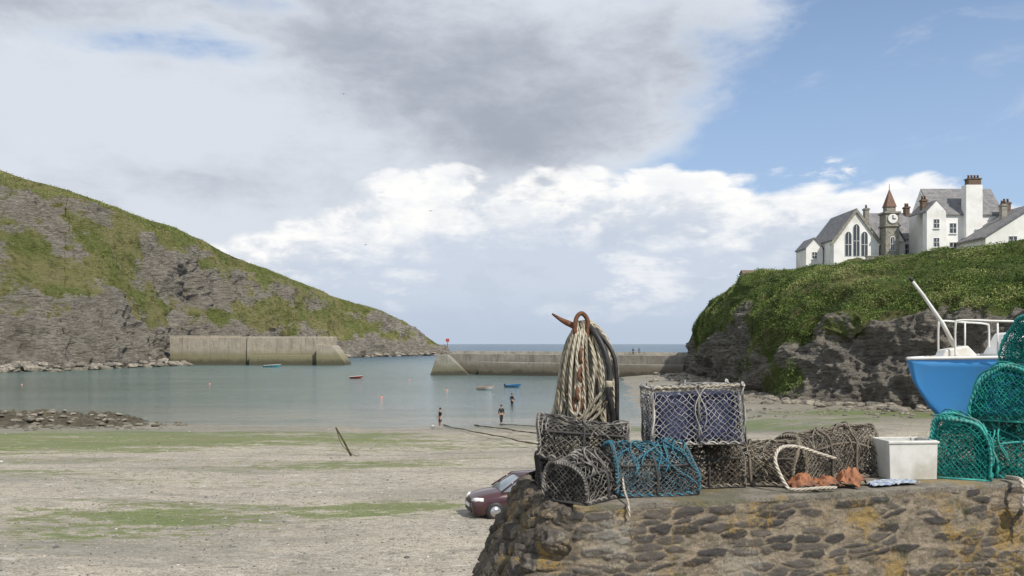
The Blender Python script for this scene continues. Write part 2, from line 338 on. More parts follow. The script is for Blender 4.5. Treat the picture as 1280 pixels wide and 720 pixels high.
m_boatwhite=simple('boat_white',(.72,.72,.70),(.62,.61,.57),3,.45,bump=.05,dirt=(.48,.43,.35))
m_plwhite=simple('scuffed_white_plastic',(.60,.60,.57),(.48,.48,.44),5,.55,bump=.1,dirt=(.36,.34,.28))
m_orange=simple('orange_oilskin',(.29,.12,.055),(.15,.065,.04),9,.75,bump=.6,bscale=40,dirt=(.07,.045,.035))
m_cloth=simple('blue_checked_cloth',(.12,.18,.28),(.40,.42,.44),26,.9)
# ================================================================ GROUND
def shelfX(Y): return np.interp(Y,[60,84,94,123,180,210],[30,16,14,17,23,26])
def gz(X,Y):
    X=np.asarray(X,float);Y=np.asarray(Y,float)
    S=84+1.2*np.sin(X*.13)+.8*np.sin(X*.31+1)
    b=np.where(Y<S,.035*(S-Y),-.013*(Y-S)); b=np.minimum(b,3.3)
    b=np.maximum(b,-2.5)
    b=b+(fbm(X*.25,Y*.25,0,4)-.5)*.16*sst(-np.abs(Y-50),-60,-10)
    sh=np.clip((X-shelfX(Y))*.09,-3,.75)+(fbm(X*.3,Y*.3,3,4)-.5)*.35
    sh=np.where(Y>215,-3,sh); sh=np.where((X>10)&(Y>70),sh,-3)
    return np.maximum(b,sh)
u=np.linspace(-1,1,361); Xg=75*u+40000*np.sign(u)*np.abs(u)**41
Yg=np.concatenate([[-40000,-5000,-500,-100],np.linspace(-40,14,20),np.arange(14.4,130,.4),np.arange(131,240,2.5),[300,500,1000,5000,40000]])
XX,YY=np.meshgrid(Xg,Yg,indexing='ij'); ZZ=gz(XX,YY)
def gb(cx,cy,rx,ry): return np.exp(-((XX-cx)/rx)**2-((YY-cy)/ry)**2)
alg=gb(-32,67,22,9)*1.35+gb(-45,60,16,9)*.6+gb(-12.5,31.5,6,3.2)*1.05+gb(-4.4,32.5,3,1.6)*1.0+gb(-8,48.5,7,2.6)*.9+gb(-20,44,9,2.4)*.5+gb(36,90,12,6)*1.1+gb(18,80,9,5)*.8+gb(-17,24.5,2.5,1)*.7+gb(-2,60,8,3.5)*.5+gb(14,66,6,4)*.5+gb(-14,27,5,1.3)*.6+gb(-8,71,9,5)*.4
stk=sst(fbm(XX*.07,YY*.40,21,5),.54,.64)*sst(YY,26,40)*.32
alg=np.clip(alg,0,1.1)*(.25+1.25*fbm(XX*.35,YY*.9,2,6))+stk*(YY<90)
wet=sst(YY+16*(fbm(XX*.09,YY*.14,8,5)-.5),64,84)*.85+ sst(fbm(XX*.08,YY*.22,11,6),.54,.62)*.3
me=mesh_np('ground',np.stack([XX,YY,ZZ],-1),grid_faces(*XX.shape),{'algae':alg,'wet':np.clip(wet,0,1)})
obj('ground',me,m_beach,kind='structure')
xs=np.array([-40000,-5000,-600,-200,0,200,600,5000,40000.]); ys=np.array([60,100,200,400,1000,4000,15000,50000.])
XX2,YY2=np.meshgrid(xs,ys,indexing='ij'); obj('sea',mesh_np('sea',np.stack([XX2,YY2,0*XX2],-1),grid_faces(len(xs),len(ys))),m_water,kind='structure')
# ================================================================ LOFTED HILLS
def loft(name,base,top,nu,vs,prof,back,mask,amp,freq,mat,ucol,ridge_keep=.15,amp2=1.):
    base=np.array(base,float); top=np.array(top,float); k=np.linspace(0,1,len(base)); uu=np.linspace(0,1,nu)
    def itp(a):
        r=np.stack([np.interp(uu,k,a[:,i]) for i in range(a.shape[1])],-1); w=max(3,nu//len(base)//3)
        ker=np.hanning(2*w+1); ker/=ker.sum(); rp=np.pad(r,((w,w),(0,0)),mode='edge'); return np.stack([np.convolve(rp[:,i],ker,'valid') for i in range(r.shape[1])],-1)
    b=itp(base); t=itp(top); uc=np.interp(uu,k,np.array(ucol,float))
    vs=np.asarray(vs); Vg=np.broadcast_to(vs[None],(nu,len(vs))); Uc=np.broadcast_to(uc[:,None],Vg.shape)
    vc=np.clip(Vg,0,1); P=b[:,None,:]*(1-vc[...,None])+t[:,None,:]*vc[...,None]
    P[...,2]=b[:,None,2]+(t[:,None,2]-b[:,None,2])*prof(Uc,vc)
    ex=np.clip(Vg-1,0,None); P=P+back(Uc,ex,t)
    gu=np.gradient(P,axis=0); gv=np.gradient(P,axis=1); N=np.cross(gu,gv); N/=np.linalg.norm(N,axis=-1,keepdims=True)+1e-9
    s=-np.sign(N[...,1].mean()); N*=s
    N[...,2]=np.abs(N[...,2])
    gm=mask(Uc,Vg,P)
    X_,Y_,Z_=P[...,0],P[...,1],P[...,2]
    rough=fbm(X_*freq,Y_*freq,Z_*freq*1.4+X_*freq*.5,6,ridge=True,gain=.55)
    soft=fbm(X_*freq*.7,Y_*freq*.7,Z_*freq*.7,5)
    big=fbm(X_*freq*.45+9,Y_*freq*.45,Z_*freq*.3,4,ridge=True)
    f2=freq*3.2; st=fbm((X_*.6+Y_*.6)*f2*.35,(Y_-X_)*f2*.35,(Z_*1.0+(X_+Y_)*.45)*f2*1.2,4,ridge=True,gain=.6)
    keep=ridge_keep+(1-ridge_keep)*sst(np.abs(Vg-1),.0,.12)
    gmc=np.clip(gm,0,1)
    dsp=((rough-.62)*(1-gmc*.6)*1.7+(soft-.5)*.7+(big-.6)*1.1)*amp*keep+(st-.6)*amp2*(1-gmc*.7)*keep
    P=P+N*dsp[...,None]
    cav=np.clip((.50-rough)*4+(.5-st)*2.2+(.45-big)*2,0,1)*(1-gmc*.7)  # hollows of the relief, which the terrain material darkens as painted shade
    me=mesh_np(name,P,grid_faces(*Vg.shape),{'grass':gm,'cav':cav}); o=obj(name,me,mat,kind='structure')
    return o,P,N,gm,Vg,Uc
bl=[(-330,60,-1),(-250,150,-1),(-188,200,-1),(-160,225,-1),(-144,250,-1),(-137,272,-1),(-133,290,-1),(-131,345,-1),(-122,410,-1),(-108,470,-1),(-92,520,-1),(-74,570,-1),(-58,600,-1),(-46,618,-1)]
tl=[(-520,190,105),(-400,260,100),(-281,300,92),(-235,315,82),(-190.6,330,72.4),(-170,340,66.5),(-160,362,62.5),(-150,392,59.5),(-142,430,53.5),(-128,480,46),(-110,545,37),(-87,590,29.5),(-68,622,18.5),(-50,645,6.)]
def pl(u,v): return np.where(u<5,.85*v**.8+.15*v, .9*v**.78+.1*v)
def bkl(u,ex,t):
    r=np.zeros(u.shape+(3,)); zz=t[:,None,2]; r[...,0]=-ex*60; r[...,1]=ex*220; r[...,2]=-ex*zz*.9; return r
def ml(u,v,P):
    n=fbm(P[...,0]*.03,P[...,1]*.03,P[...,2]*.06,6); n2=fbm(P[...,0]*.1+5,P[...,1]*.1,P[...,2]*.16,5)
    m=.50+(n-.5)*1.9+(n2-.5)*1.9
    m=m+sst(v,.84,.92)*1.2+sst(v,.6,.95)*sst(u,6,8)*.6
    m=m-np.exp(-((v-.70)/.13)**2-((u-4.3)/.7)**2)*.6
    m=m-np.exp(-((v-.52)/.14)**2-((u-7.2)/1.1)**2)*.3
    m=m+np.exp(-((v-.42)/.14)**2-((u-4.8)/1.3)**2)*.5
    m=m+np.exp(-((v-.30)/.08)**2-((u-7.6)/1.)**2)*.6+np.exp(-((v-.42)/.06)**2-((u-9)/1.)**2)*.5
    m=m-sst(-v,-.20,-.10)*1.2-sst(-v,-.40,-.18)*sst(u,7.5,9.5)*.4
    return np.where(v>1,1.,m)
vs=np.concatenate([np.linspace(0,1,260),1+np.linspace(.02,1,14)])
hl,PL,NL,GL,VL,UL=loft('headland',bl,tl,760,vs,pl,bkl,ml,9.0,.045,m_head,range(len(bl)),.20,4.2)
br_=[(40.7,209,-.5),(40.5,190,-.5),(37,160,-.4),(34,130,-.2),(34.5,112,.1),(38.5,102,.2),(44.5,96,.3),(51,88,.5),(54.5,70,1),(50,40,2),(52,0,3),(60,-60,3)]
tr_=[(42.3,212,8.0),(43.0,208,13),(44.2,196,17.4),(46,180,20.2),(48.5,155,20.6),(53,140,20.4),(61,131,20.9),(71.6,124,21.5),(81.5,105,22.2),(98,80,23.5),(104,20,24),(110,-60,24)]
def pr_(u,v):
    a=np.interp(v,[0,.03,.07,.13,.22,.32,.6,1],[0,.14,.28,.48,.58,.67,.88,1.]); b=np.interp(v,[0,.1,.4,.7,1],[0,.28,.64,.86,1.])
    f=sst(u,2.2,3.5); return a*f+b*(1-f)
def bkr(u,ex,t):
    r=np.zeros(u.shape+(3,)); r[...,0]=ex*60; r[...,1]=ex*110; rise=np.clip(ex*125,0,30)*.075; r[...,2]=np.where(t[:,None,2]>19.5,rise,-ex*0); return r
def mr(u,v,P):
    n=fbm(P[...,0]*.07,P[...,1]*.07,P[...,2]*.1,5); n2=fbm(P[...,0]*.25+5,P[...,1]*.25,P[...,2]*.3,4)
    zf=P[...,2]/22.+(n-.5)*.8
    m=.50+(n-.5)*1.5+(n2-.5)*1.4+sst(zf,.44,.60)*.85-sst(-zf,-.46,-.34)*.6+np.exp(-((u-3.5)/.6)**2)*.5
    return np.where(v>1,1.2,m)
vs=np.concatenate([np.linspace(0,.34,150),np.linspace(.345,1,130),1+np.linspace(.01,1,20)])
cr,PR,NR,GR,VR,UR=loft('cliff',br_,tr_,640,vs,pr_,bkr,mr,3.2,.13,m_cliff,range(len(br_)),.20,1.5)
def leaves(name,P,N,sel,count,size,per,seed,lift,mat,label,cf=.22):
    R=np.random.RandomState(seed); idx=np.argwhere(sel); idx=idx[R.randint(0,len(idx),count)]
    C=P[idx[:,0],idx[:,1]]+R.normal(size=(count,3))*.25*size[1]; Nn=N[idx[:,0],idx[:,1]]
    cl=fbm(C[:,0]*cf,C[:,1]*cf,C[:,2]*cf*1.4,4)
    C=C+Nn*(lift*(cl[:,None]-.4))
    s=R.uniform(size[0],size[1],count)
    n=count*per; c=np.repeat(C,per,0)+R.normal(size=(n,3))*np.repeat(s,per)[:,None]*.7; ss_=np.repeat(s,per)*R.uniform(.3,.7,n)
    a=R.normal(size=(n,3)); a/=np.linalg.norm(a,axis=1)[:,None]; b=np.cross(a,R.normal(size=(n,3))); b/=np.linalg.norm(b,axis=1)[:,None]
    a*=ss_[:,None]; b*=ss_[:,None]*.6
    v=np.stack([c-a,c-b,c+a,c+b],1).reshape(-1,3); f=np.arange(n*4).reshape(-1,4)
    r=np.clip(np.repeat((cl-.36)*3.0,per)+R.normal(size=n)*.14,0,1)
    me=mesh_np(name,v,f,{'rnd':np.repeat(r,4)},False); return obj(name,me,mat,kind='stuff',label=label)
n_=fbm(PR[...,0]*.18,PR[...,1]*.18,PR[...,2]*.25,4)
sel=(GR+(n_-.5)*2.6>.80)&(VR<1.05)&(UR<8.2)&(PR[...,2]>1.5)
leaves('shrubs',PR,NR,sel,42000,(.09,.24),5,3,.8,m_leaf,'leafy shrubs and brambles on the cliff')
n_=fbm(PL[...,0]*.06,PL[...,1]*.06,PL[...,2]*.1,4)
sel=(GL+(n_-.5)*2>1.05)&(VL>.12)&(VL<1.01)&(UL>3)&(UL<11.7)
leaves('hillside_scrub',PL,NL,sel,8000,(.18,.5),4,5,.5,m_leafL,'low gorse and scrub on the headland',.1)
xo=np.linspace(-64,-29,300); yo=np.linspace(76,98,190); XO,YO=np.meshgrid(xo,yo,indexing='ij')
mk=np.exp(-(((XO+48)/13.5)**4))*np.exp(-(((YO-86)/5.2)**4)); zo=-.7+mk*(.3+1.7*fbm(XO*.25,YO*.6,3,6,True))+ (fbm(XO*.9+YO*.5,YO*1.8-XO*.3,5,5,True)-.5)*1.1*mk-.1
zo=zo+gz(XO,YO)*.6
obj('rocky_outcrop',mesh_np('rocky_outcrop',np.stack([XO,YO,zo],-1),grid_faces(*XO.shape),{'grass':np.zeros_like(XO),'cav':np.clip(.5-fbm(XO*.8,YO*1.2,7,4,True),0,1)*2}),m_outcrop,kind='structure')
R=np.random.RandomState(11)
pos=[];sz=[]
for i in range(650):
    Yb=R.uniform(90,205); xb=np.interp(Yb,[85,96,102,112,130,160,209],[52,44,38,34,34,37,40]); xx=xb-abs(R.normal())*3.5+1
    s=R.uniform(.2,1.)**1.7*1.3; pos.append((xx,Yb,float(gz(xx,Yb))+s*.05)); sz.append(s)
for i in range(200):
    Yb=R.uniform(85,98); xx=R.uniform(15,48); s=R.uniform(.08,.35); pos.append((xx,Yb,float(gz(xx,Yb))+s*.1)); sz.append(s)
rock_scatter('shore_rocks',pos,sz,2,.5,m_shore,kind='stuff',label='dark tumbled rocks along the cliff foot')
pos=[];sz=[]
for i in range(420):
    xx=-47+R.normal()*9; yy=84+R.normal()*3.5; s=R.uniform(.12,.7)**1.2
    if xx>-31: xx=-31-R.rand()*8
    ix=min(299,max(0,int((xx+64)/35*299))); iy=min(189,max(0,int((yy-76)/22*189))); pos.append((xx,yy,max(float(zo[ix,iy]),float(gz(xx,yy)))+s*.05)); sz.append(s)
rock_scatter('shoreline_rocks',pos,sz,2,.4,m_shore,kind='stuff',label='grey broken rocks at the waterline')
pos=[];sz=[]
for i in range(1100):
    Yb=R.uniform(215,640); xb=np.interp(Yb,[200,225,250,290,345,410,470,520,575,618,650],[-188,-160,-144,-133,-131,-122,-108,-92,-70,-46,-30]); s=R.uniform(.5,2.6)
    off=abs(R.normal())*(7 if Yb<330 else 4)
    pos.append((xb+off-3,Yb,R.uniform(-.3,1.4)*(1.5-off*.06))); sz.append(s)
rock_scatter('headland_rocks',pos,sz,2,.55,m_shore,kind='stuff',label='grey rocks along the headland shoreline')
R=np.random.RandomState(12); n=9000; py_=15+ (R.rand(n)**1.6)*66; px_=(R.rand(n)-.5)*1.25*py_
zz=gz(px_,py_); rock_scatter('pebbles',np.stack([px_,py_,zz+.01],-1),R.uniform(.012,.05,n)*np.where(R.rand(n)<.04,2.4,1),1,.6,m_peb,kind='stuff',label='scattered pebbles and shells on the beach')
# ================================================================ BREAKWATERS
t=thing('breakwater','long tan concrete breakwater below the grassy headland','breakwater',(-97,340,0))
mb=MB(); mb.prism([(332,-1),(331.5,10.2),(340,10.2),(341,-1)],'x',-128,-67)
part(t,'wall',mb,m_concL,True,.1)
mb=MB(); mb.box(-131,-104,339,341.5,10.2,11.0); part(t,'parapet',mb,m_concL,True,.05)
mb=MB(); mb.box(-103.9,-67.6,339.3,341.2,10.2,10.7); part(t,'parapet',mb,m_concL,True,.05)
mb=MB(); mb.prism([(-72,-1),(-72,7.6),(-66,7.2),(-61.5,1),(-61,-1)],'y',326,338); part(t,'buttress',mb,m_concL,True,.1)
mb=MB(); mb.box(-99,-97.6,331,332.2,-1,10.4); part(t,'buttress',mb,m_concL,True,.1)
mb=MB(); mb.box(-97.5,-72.1,328.5,331.3,-1,3.6); part(t,'landing',mb,m_concL,True,.1)
t=thing('breakwater','low grey concrete breakwater with sloping seaward end joining the cliff','breakwater',(10,225,0))
def rotbox(mb,xa,ya,xb,yb,w0,w1,z0,za,zb):
    dx,dy=xb-xa,yb-ya; L=math.hypot(dx,dy); nx,ny=-dy/L,dx/L; o=len(mb.v)
    for (x_,y_,zt) in ((xa,ya,za),(xb,yb,zb)):
        for (w_,z_) in ((w0,z0),(w0+.5,zt),(w1,zt),(w1,z0)): mb.v.append((x_+nx*w_,y_+ny*w_,z_))
    mb.face([o,o+1,o+2,o+3]);mb.face([o+7,o+6,o+5,o+4])
    for i in range(4): mb.face([o+(i+1)%4,o+i,o+4+i,o+4+(i+1)%4])
mb=MB(); rotbox(mb,-18,232,44,209,0,6,-2,5.3,5.0); part(t,'wall',mb,m_concR,True,.1)
mb=MB(); rotbox(mb,-18,232,44,209,5,6.1,5.0,6.0,5.75); part(t,'parapet',mb,m_concR,True,.05)
mb=MB(); rotbox(mb,-8.2,225.0,40,206,-1.2,2.9,-2,3.3,2.9); part(t,'walkway',mb,m_concR,True,.1)
mb=MB(); mb.prism([(-21.2,-2),(-18.9,5.0),(-16.2,5.0),(-9.0,-2)],'y',222.8,231.5); part(t,'ramp',mb,m_slope,True,.1)
t=thing('channel_marker','red post with square topmark on the headland rocks','marker',(-46,632,4.0))
mb=MB(); mb.cyl((0,0,-3),(0,0,7.5),.32,.25,8); part(t,'post',mb,simple('red_paint',(.42,.07,.04)))
mb=MB(); mb.box(-1.2,1.2,-.2,.2,5.4,7.6); part(t,'topmark',mb,bpy.data.materials['red_paint'])
# ================================================================ BUILDINGS
def gable(mb,x0,x1,y0,y1,zb,ze,zr,ax):
    if ax=='y': mb.prism([(x0,zb),(x1,zb),(x1,ze),((x0+x1)/2,zr),(x0,ze)],'y',y0,y1)
    else: mb.prism([(y0,zb),(y1,zb),(y1,ze),((y0+y1)/2,zr),(y0,ze)],'x',x0,x1)
def roof(mb,x0,x1,y0,y1,ze,zr,ax,oh=.35,th=.18):
    a,b,c0,c1=(x0,x1,y0,y1) if ax=='y' else (y0,y1,x0,x1)
    m=(a+b)/2; sl=(zr-ze)/(m-a); e=oh
    L=[(a-e,ze-e*sl+.03),(m,zr+.03),(b+e,ze-e*sl+.03)]
    poly=[L[0],L[1],L[2],(L[2][0],L[2][1]+th*1.2),(m,zr+.03+th*1.3),(L[0][0],L[0][1]+th*1.2)]
    mb.prism(poly,ax,c0-e,c1+e)
def win(th,cx,y,z0,w,h,arch=False,bars=1):
    n=10
    def outline(g):
        ww=w/2+g; pts=[(cx-ww,z0-g),(cx+ww,z0-g)]
        if arch:
            for i in range(n+1):
                a=math.pi*i/n; pts.append((cx+ww*math.cos(a),z0+h-w/2+(ww)*1.5*math.sin(a)*.9))
        else: pts+= [(cx+ww,z0+h+g),(cx-ww,z0+h+g)]
        return pts
    mb=MB(); mb.prism(outline(0),'y',y-.09,y+.02); o=part(th,'window',mb,m_glass,True)
    mb=MB(); mb.prism(outline(.10),'y',y-.05,y+.02)
    for k in range(bars):
        xx=cx-w/2+w*(k+1)/(bars+1); mb.box(xx-.035,xx+.035,y-.12,y-.085,z0,z0+h-(.1 if not arch else 0))
    mb.box(cx-w/2,cx+w/2,y-.12,y-.086,z0+h*.48,z0+h*.48+.07)
    if not arch: mb.box(cx-w/2-.15,cx+w/2+.15,y-.2,y-.051,z0-.22,z0-.102)
    f=part(th,'frame',mb,m_trim,True); f.parent=o
def pots_(o,th,xs_,y_,z1):
    for xx in xs_:
        mb=MB(); mb.lathe([(.2,z1),(.17,z1+.5),(.22,z1+.62),(.14,z1+.62)],(xx,y_,0),10); q=part(th,'chimney_pot',mb,m_spire,True); q.parent=o
def chimney(th,x0,x1,y0,y1,z0,z1,mat,pots=2):
    mb=MB(); mb.box(x0,x1,y0,y1,z0,z1); mb.box(x0-.12,x1+.12,y0-.12,y1+.12,z1-.35,z1-.1)
    o=part(th,'chimney',mb,mat,True); pots_(o,th,[x0+(x1-x0)*(k+.5)/pots for k in range(pots)],(y0+y1)/2,z1)
ZB=20.5
t=thing('schoolhouse','white gabled schoolhouse with arched windows and stone clock tower','building',(68,168,ZB))
mb=MB(); gable(mb,59.9,68.3,165,178,ZB,27.4,32.8,'y'); part(t,'wall',mb,m_white,True)
mb=MB(); mb.prism([(168,ZB),(177,ZB),(177,27.8),(172.5,33),(168,27.8)],'x',68.35,78); part(t,'wall',mb,m_white,True)
mb=MB(); roof(mb,59.9,68.3,165.25,178,27.4,32.8,'y',.25); part(t,'roof',mb,m_slate,True)
mb=MB(); roof(mb,68.8,77.6,168,177,27.8,33,'x',.3); part(t,'roof',mb,m_slate,True)
mb=MB(); mb.prism([(59.2,26.5),(64.1,33.05),(69.0,26.5),(69.0,26.05),(68.6,26.05),(64.1,32.3),(59.6,26.05),(59.2,26.05)],'y',164.7,164.98); part(t,'bargeboard',mb,m_stone,True)
for cx,hh in ((62.6,4.3),(64.1,5.7),(65.6,4.3)): win(t,cx,165,24.2,1.15,hh,True,1)
for cx in (72.5,75): win(t,cx,168,24.8,1.0,1.9)
mb=MB(); mb.prism([(71.0,27.2),(74.2,27.2),(72.6,30.0)],'y',167.6,170.5); part(t,'dormer',mb,m_white,True)
mb=MB(); mb.prism([(70.8,27.1),(72.6,30.1),(74.4,27.1),(74.4,27.35),(72.6,30.4),(70.8,27.35)],'y',167.4,171); part(t,'roof',mb,m_slate,True)
win(t,72.6,167.6,27.3,.7,1.3)
mb=MB(); mb.box(68.65,71.15,162.8,165.6,ZB,32.0); mb.box(68.45,71.35,162.6,165.8,29.4,29.7); mb.box(68.4,71.4,162.55,165.85,31.8,32.15)
tw=part(t,'clock_tower',mb,m_stone,True)
mb=MB(); mb.box(69.1,70.7,163.3,165.1,32.15,33.1); q=part(t,'belfry',mb,m_stone,True); q.parent=tw
mb=MB(); b=[(68.95,163.15),(70.85,163.15),(70.85,165.25),(68.95,165.25)]; o_=len(mb.v); mb.v+=[(p[0],p[1],33.1) for p in b]+[(69.9,164.2,36.6)]
for i in range(4): mb.face([o_+i,o_+(i+1)%4,o_+4])
mb.face([o_+3,o_+2,o_+1,o_]); mb.cyl((69.9,164.2,36.4),(69.9,164.2,37.5),.06,.04,6); q=part(t,'spire',mb,m_spire,True); q.parent=tw
mb=MB(); mb.lathe([(.9,162.77),(.9,162.65),(.76,162.65)],(69.9,0,30.8),24,'y'); cf_=part(t,'clock_face',mb,m_trim,True); cf_.parent=tw
mb=MB(); mb.box(69.84,69.96,162.56,162.62,30.75,31.5); q=part(t,'clock_hand',mb,m_black,True); q.parent=tw
mb=MB(); mb.box(69.97,70.42,162.56,162.62,30.73,30.86); q=part(t,'clock_hand',mb,m_black,True); q.parent=tw
win(t,69.9,162.8,25.0,.7,2.4,True)
chimney(t,66.9,67.7,168,169,30,33.6,m_stone,1); chimney(t,76.3,77.1,171.8,173,32,34.5,m_brick,2)
t=thing('outbuilding','small white slate-roofed annex beside the schoolhouse','building',(57,171,ZB))
mb=MB(); gable(mb,56.4,59.6,170,176,ZB,26.2,28.0,'y'); part(t,'wall',mb,m_white,True); mb=MB(); roof(mb,56.4,59.6,170,176,26.2,28.0,'y',.2); part(t,'roof',mb,m_slate,True); win(t,58.0,170,24.2,.8,1.2)
t=thing('white_house','tall white clifftop house with broad chimney stack and slate roof','house',(80,161,ZB))
mb=MB(); gable(mb,74.8,87.6,158,167,ZB,31.0,36.0,'x'); part(t,'wall',mb,m_white,True)
mb=MB(); mb.prism([(73.2,ZB),(76.6,ZB),(76.6,31.2),(74.9,33.0),(73.2,31.2)],'y',156.4,157.95); part(t,'wall',mb,m_white,True)
mb=MB(); roof(mb,75.2,87.4,158,167,31.0,36.0,'x',.3); part(t,'roof',mb,m_slate,True)
mb=MB(); roof(mb,73.2,76.6,156.6,163,31.2,33.0,'y',.15); part(t,'roof',mb,m_slate,True)
mb=MB(); mb.box(80.4,83.3,156.9,158.6,ZB,36.0); ch=part(t,'chimney',mb,m_white,True,label='broad white rendered chimney stack')
mb=MB(); mb.box(80.9,83.1,157.0,158.4,36.0,37.0); mb.box(80.75,83.25,156.9,158.5,37.0,37.2); q=part(t,'chimney_cap',mb,m_brick,True); q.parent=ch
pots_(ch,t,[81.2+k*.55 for k in range(4)],157.7,37.2)
chimney(t,73.6,74.5,159,160,31.6,33.8,m_brick,2)
for cx in (78.6,85.4): win(t,cx,158,27.6,1.1,1.7)
win(t,78.6,158,24.2,1.1,1.7); win(t,74.9,156.4,28.3,.9,1.5); win(t,74.9,156.4,25,.9,1.5); win(t,85.4,158,24.2,1.1,1.7)
t=thing('white_cottage','low white cottage with long slate roof on the clifftop','house',(86,150,ZB))
mb=MB(); mb.prism([(79.6,ZB),(96,ZB),(96,26.2),(88.2,31.2),(79.6,25.8)],'y',149,158); part(t,'wall',mb,m_white,True)
mb=MB(); mb.prism([(79.0,25.5),(88.2,31.3),(96.4,26.0),(96.4,26.25),(88.2,31.6),(79.0,25.8)],'y',148.6,158.4); part(t,'roof',mb,m_slate,True)
for cx in (84.2,87.2,90.2): win(t,cx,149,24.6,1.3,1.3)
chimney(t,84.6,85.5,153,154,28.4,32.0,m_stone,2); chimney(t,86.6,87.8,156,157,30,32.8,m_brick,2)
t=thing('garden_wall','low stone garden wall along the cliff edge','wall',(70,150,ZB))
mb=MB(); mb.box(60,78,150,150.5,19.5,22.6); mb.box(59.9,78.1,149.9,150.6,22.6,22.75); part(t,'stonework',mb,m_stone,True)
t=thing('stone_hut','small weathered stone hut at the cliff edge','hut',(47.8,178,20))
mb=MB(); gable(mb,46.5,51.4,178,181,18.5,21.9,22.6,'x'); part(t,'wall',mb,m_stone,True); mb=MB(); roof(mb,46.5,51.4,178,181,21.9,22.6,'x',.15,.1); part(t,'roof',mb,m_brick,True)
# ================================================================ QUAY WALL
ZT=6.55
path=[(9.6,9.46),(6,8.38),(3,7.48),(1.4,7.01),(.62,6.79),(.46,6.80),(.35,6.95),(.24,7.25),(.16,7.7),(.12,8.2),(.14,8.7),(.37,9.3)]
pp=np.array(crom([(a,b,0) for a,b in path],30))[:,:2]
seg=np.r_[0,np.cumsum(np.linalg.norm(np.diff(pp,axis=0),axis=1))]; TL=seg[-1]
S=np.concatenate([np.arange(0,TL,.012)]); PX=np.interp(S,seg,pp[:,0]); PY=np.interp(S,seg,pp[:,1])
tx,ty=np.gradient(PX),np.gradient(PY); ln=np.hypot(tx,ty); nx,ny=-ty/ln,tx/ln
if ny[len(ny)//4]>0: nx,ny=-nx,-ny
ker=np.hanning(25);ker/=ker.sum(); nx=np.convolve(np.pad(nx,12,mode='edge'),ker,'valid'); ny=np.convolve(np.pad(ny,12,mode='edge'),ker,'valid')
Zs=np.concatenate([np.arange(0,1.5,.010),np.arange(1.5,4.2,.09)])
iC=int(np.argmin(np.hypot(PX-.46,PY-6.80))); Sc=S[iC]
Lf=sst(S,Sc-.04,Sc+.14)
SS,DD=np.meshgrid(S,Zs,indexing='ij'); LF=np.broadcast_to(Lf[:,None],SS.shape)
wx=SS+(fbm(SS*3,DD*6,1,4)-.5)*.14; wz=DD+(fbm(SS*2.5,DD*4,7,4)-.5)*.05
R=np.random.RandomState(5)
def cells(cs,cz):
    pts=[]
    for i in range(int(TL/cs)+3):
        for j in range(int(4.4/cz)+3): pts.append(((i-1+R.uniform(.0,1.)+(.5 if j%2 else 0))*cs,(j-1+R.uniform(.2,.8))*cz))
    return np.array(pts)
def voro(pts,cs,cz):
    F1=np.full(wx.shape,9.);F2=np.full(wx.shape,9.);ID=np.zeros(wx.shape,int)
    nj=int(4.4/cz)+3; ci=np.floor(wx/cs).astype(int)+1; cj=np.floor(wz/cz).astype(int)+1
    for a in (-2,-1,0,1):
        for b in (-1,0,1):
            k=np.clip((ci+a)*nj+(cj+b),0,len(pts)-1); q=pts[k]; d=(np.abs((wx-q[...,0])/cs)**3.+np.abs((wz-q[...,1])/cz)**3.)**(1/3.)
            m=d<F1; F2=np.where(m,F1,np.minimum(F2,d)); ID=np.where(m,k,ID); F1=np.where(m,d,F1)
    return F2-F1,ID
e1,i1=voro(cells(.25,.070),.25,.070); e2,i2=voro(cells(.17,.115),.17,.115)
r1=_h(i1,i1*0+3,i1*0+1); r2=_h(i2,i2*0+5,i2*0+2)
hide=fbm(SS*1.6,DD*3,4,4); fine=fbm(SS*22,DD*30,2,4)
st1=sst(e1+(fine-.5)*.32,.10,.17)*sst(r1+(hide-.5)*1.3,.44,.48); st2=sst(e2+(fine-.5)*.15,.04,.30)
stone=st1*(1-LF)+st2*LF; rr=np.where(LF>.5,r2,r1)
disp=(st1*(.006+.010*r1)+fbm(SS*16,DD*34,2,5)*.022+fbm(SS*2.2,DD*2.2,2,3)*.03)*(1-LF)+(st2**.5*(.03+.05*r2)+fbm(SS*7,DD*9,2,5,True)*.04)*LF
disp=disp-.032
disp=disp*sst(DD,-.02,.05)
bat=DD*(.03+LF*.46)
ox=PX[:,None]+nx[:,None]*(disp+bat); oy=PY[:,None]+ny[:,None]*(disp+bat)
quay=thing('quay_wall','lichen-stained rubble stone quay wall with concrete top','wall',(3,8,3))
V3=np.stack([ox-3,oy-8,ZT-.03-DD-3],-1)
m_wall,g=gmat('rubble_wall'); p=g.tc(); s_=g.attr('stone'); r_=g.attr('rnd'); lf=g.attr('lf'); n1=g.noise(p,1.3,6,.65); n2=g.noise(p,9,7,.7); n3=g.noise(p,45,5,.7); n4=g.noise(g.map(p,loc=(7,3,1)),2.6,7,.65); n5=g.noise(g.map(p,(1,1,3.)),5,7,.75)
mort=g.mix(g.ss(n2,.38,.62),(.27,.225,.165),(.165,.14,.105)); mort=g.mix(g.ss(n3,.5,.66,0,.6),mort,(.35,.31,.24)); mort=g.mix(g.ss(n3,.3,.42,.7,0.),mort,(.05,.045,.037)); mort=g.mix(g.ss(n5,.50,.62,0,.6),mort,(.11,.095,.075))
stn=g.mix(r_,(.06,.056,.053),(.145,.13,.115)); stn=g.mix(g.ss(n2,.5,.7,0,.5),stn,(.14,.12,.095)); stn=g.mix(g.ss(n3,.52,.66,0,.5),stn,(.03,.03,.03)); stn=g.mix(g.ss(r_,.6,.9,0.,.8),stn,(.030,.030,.033))
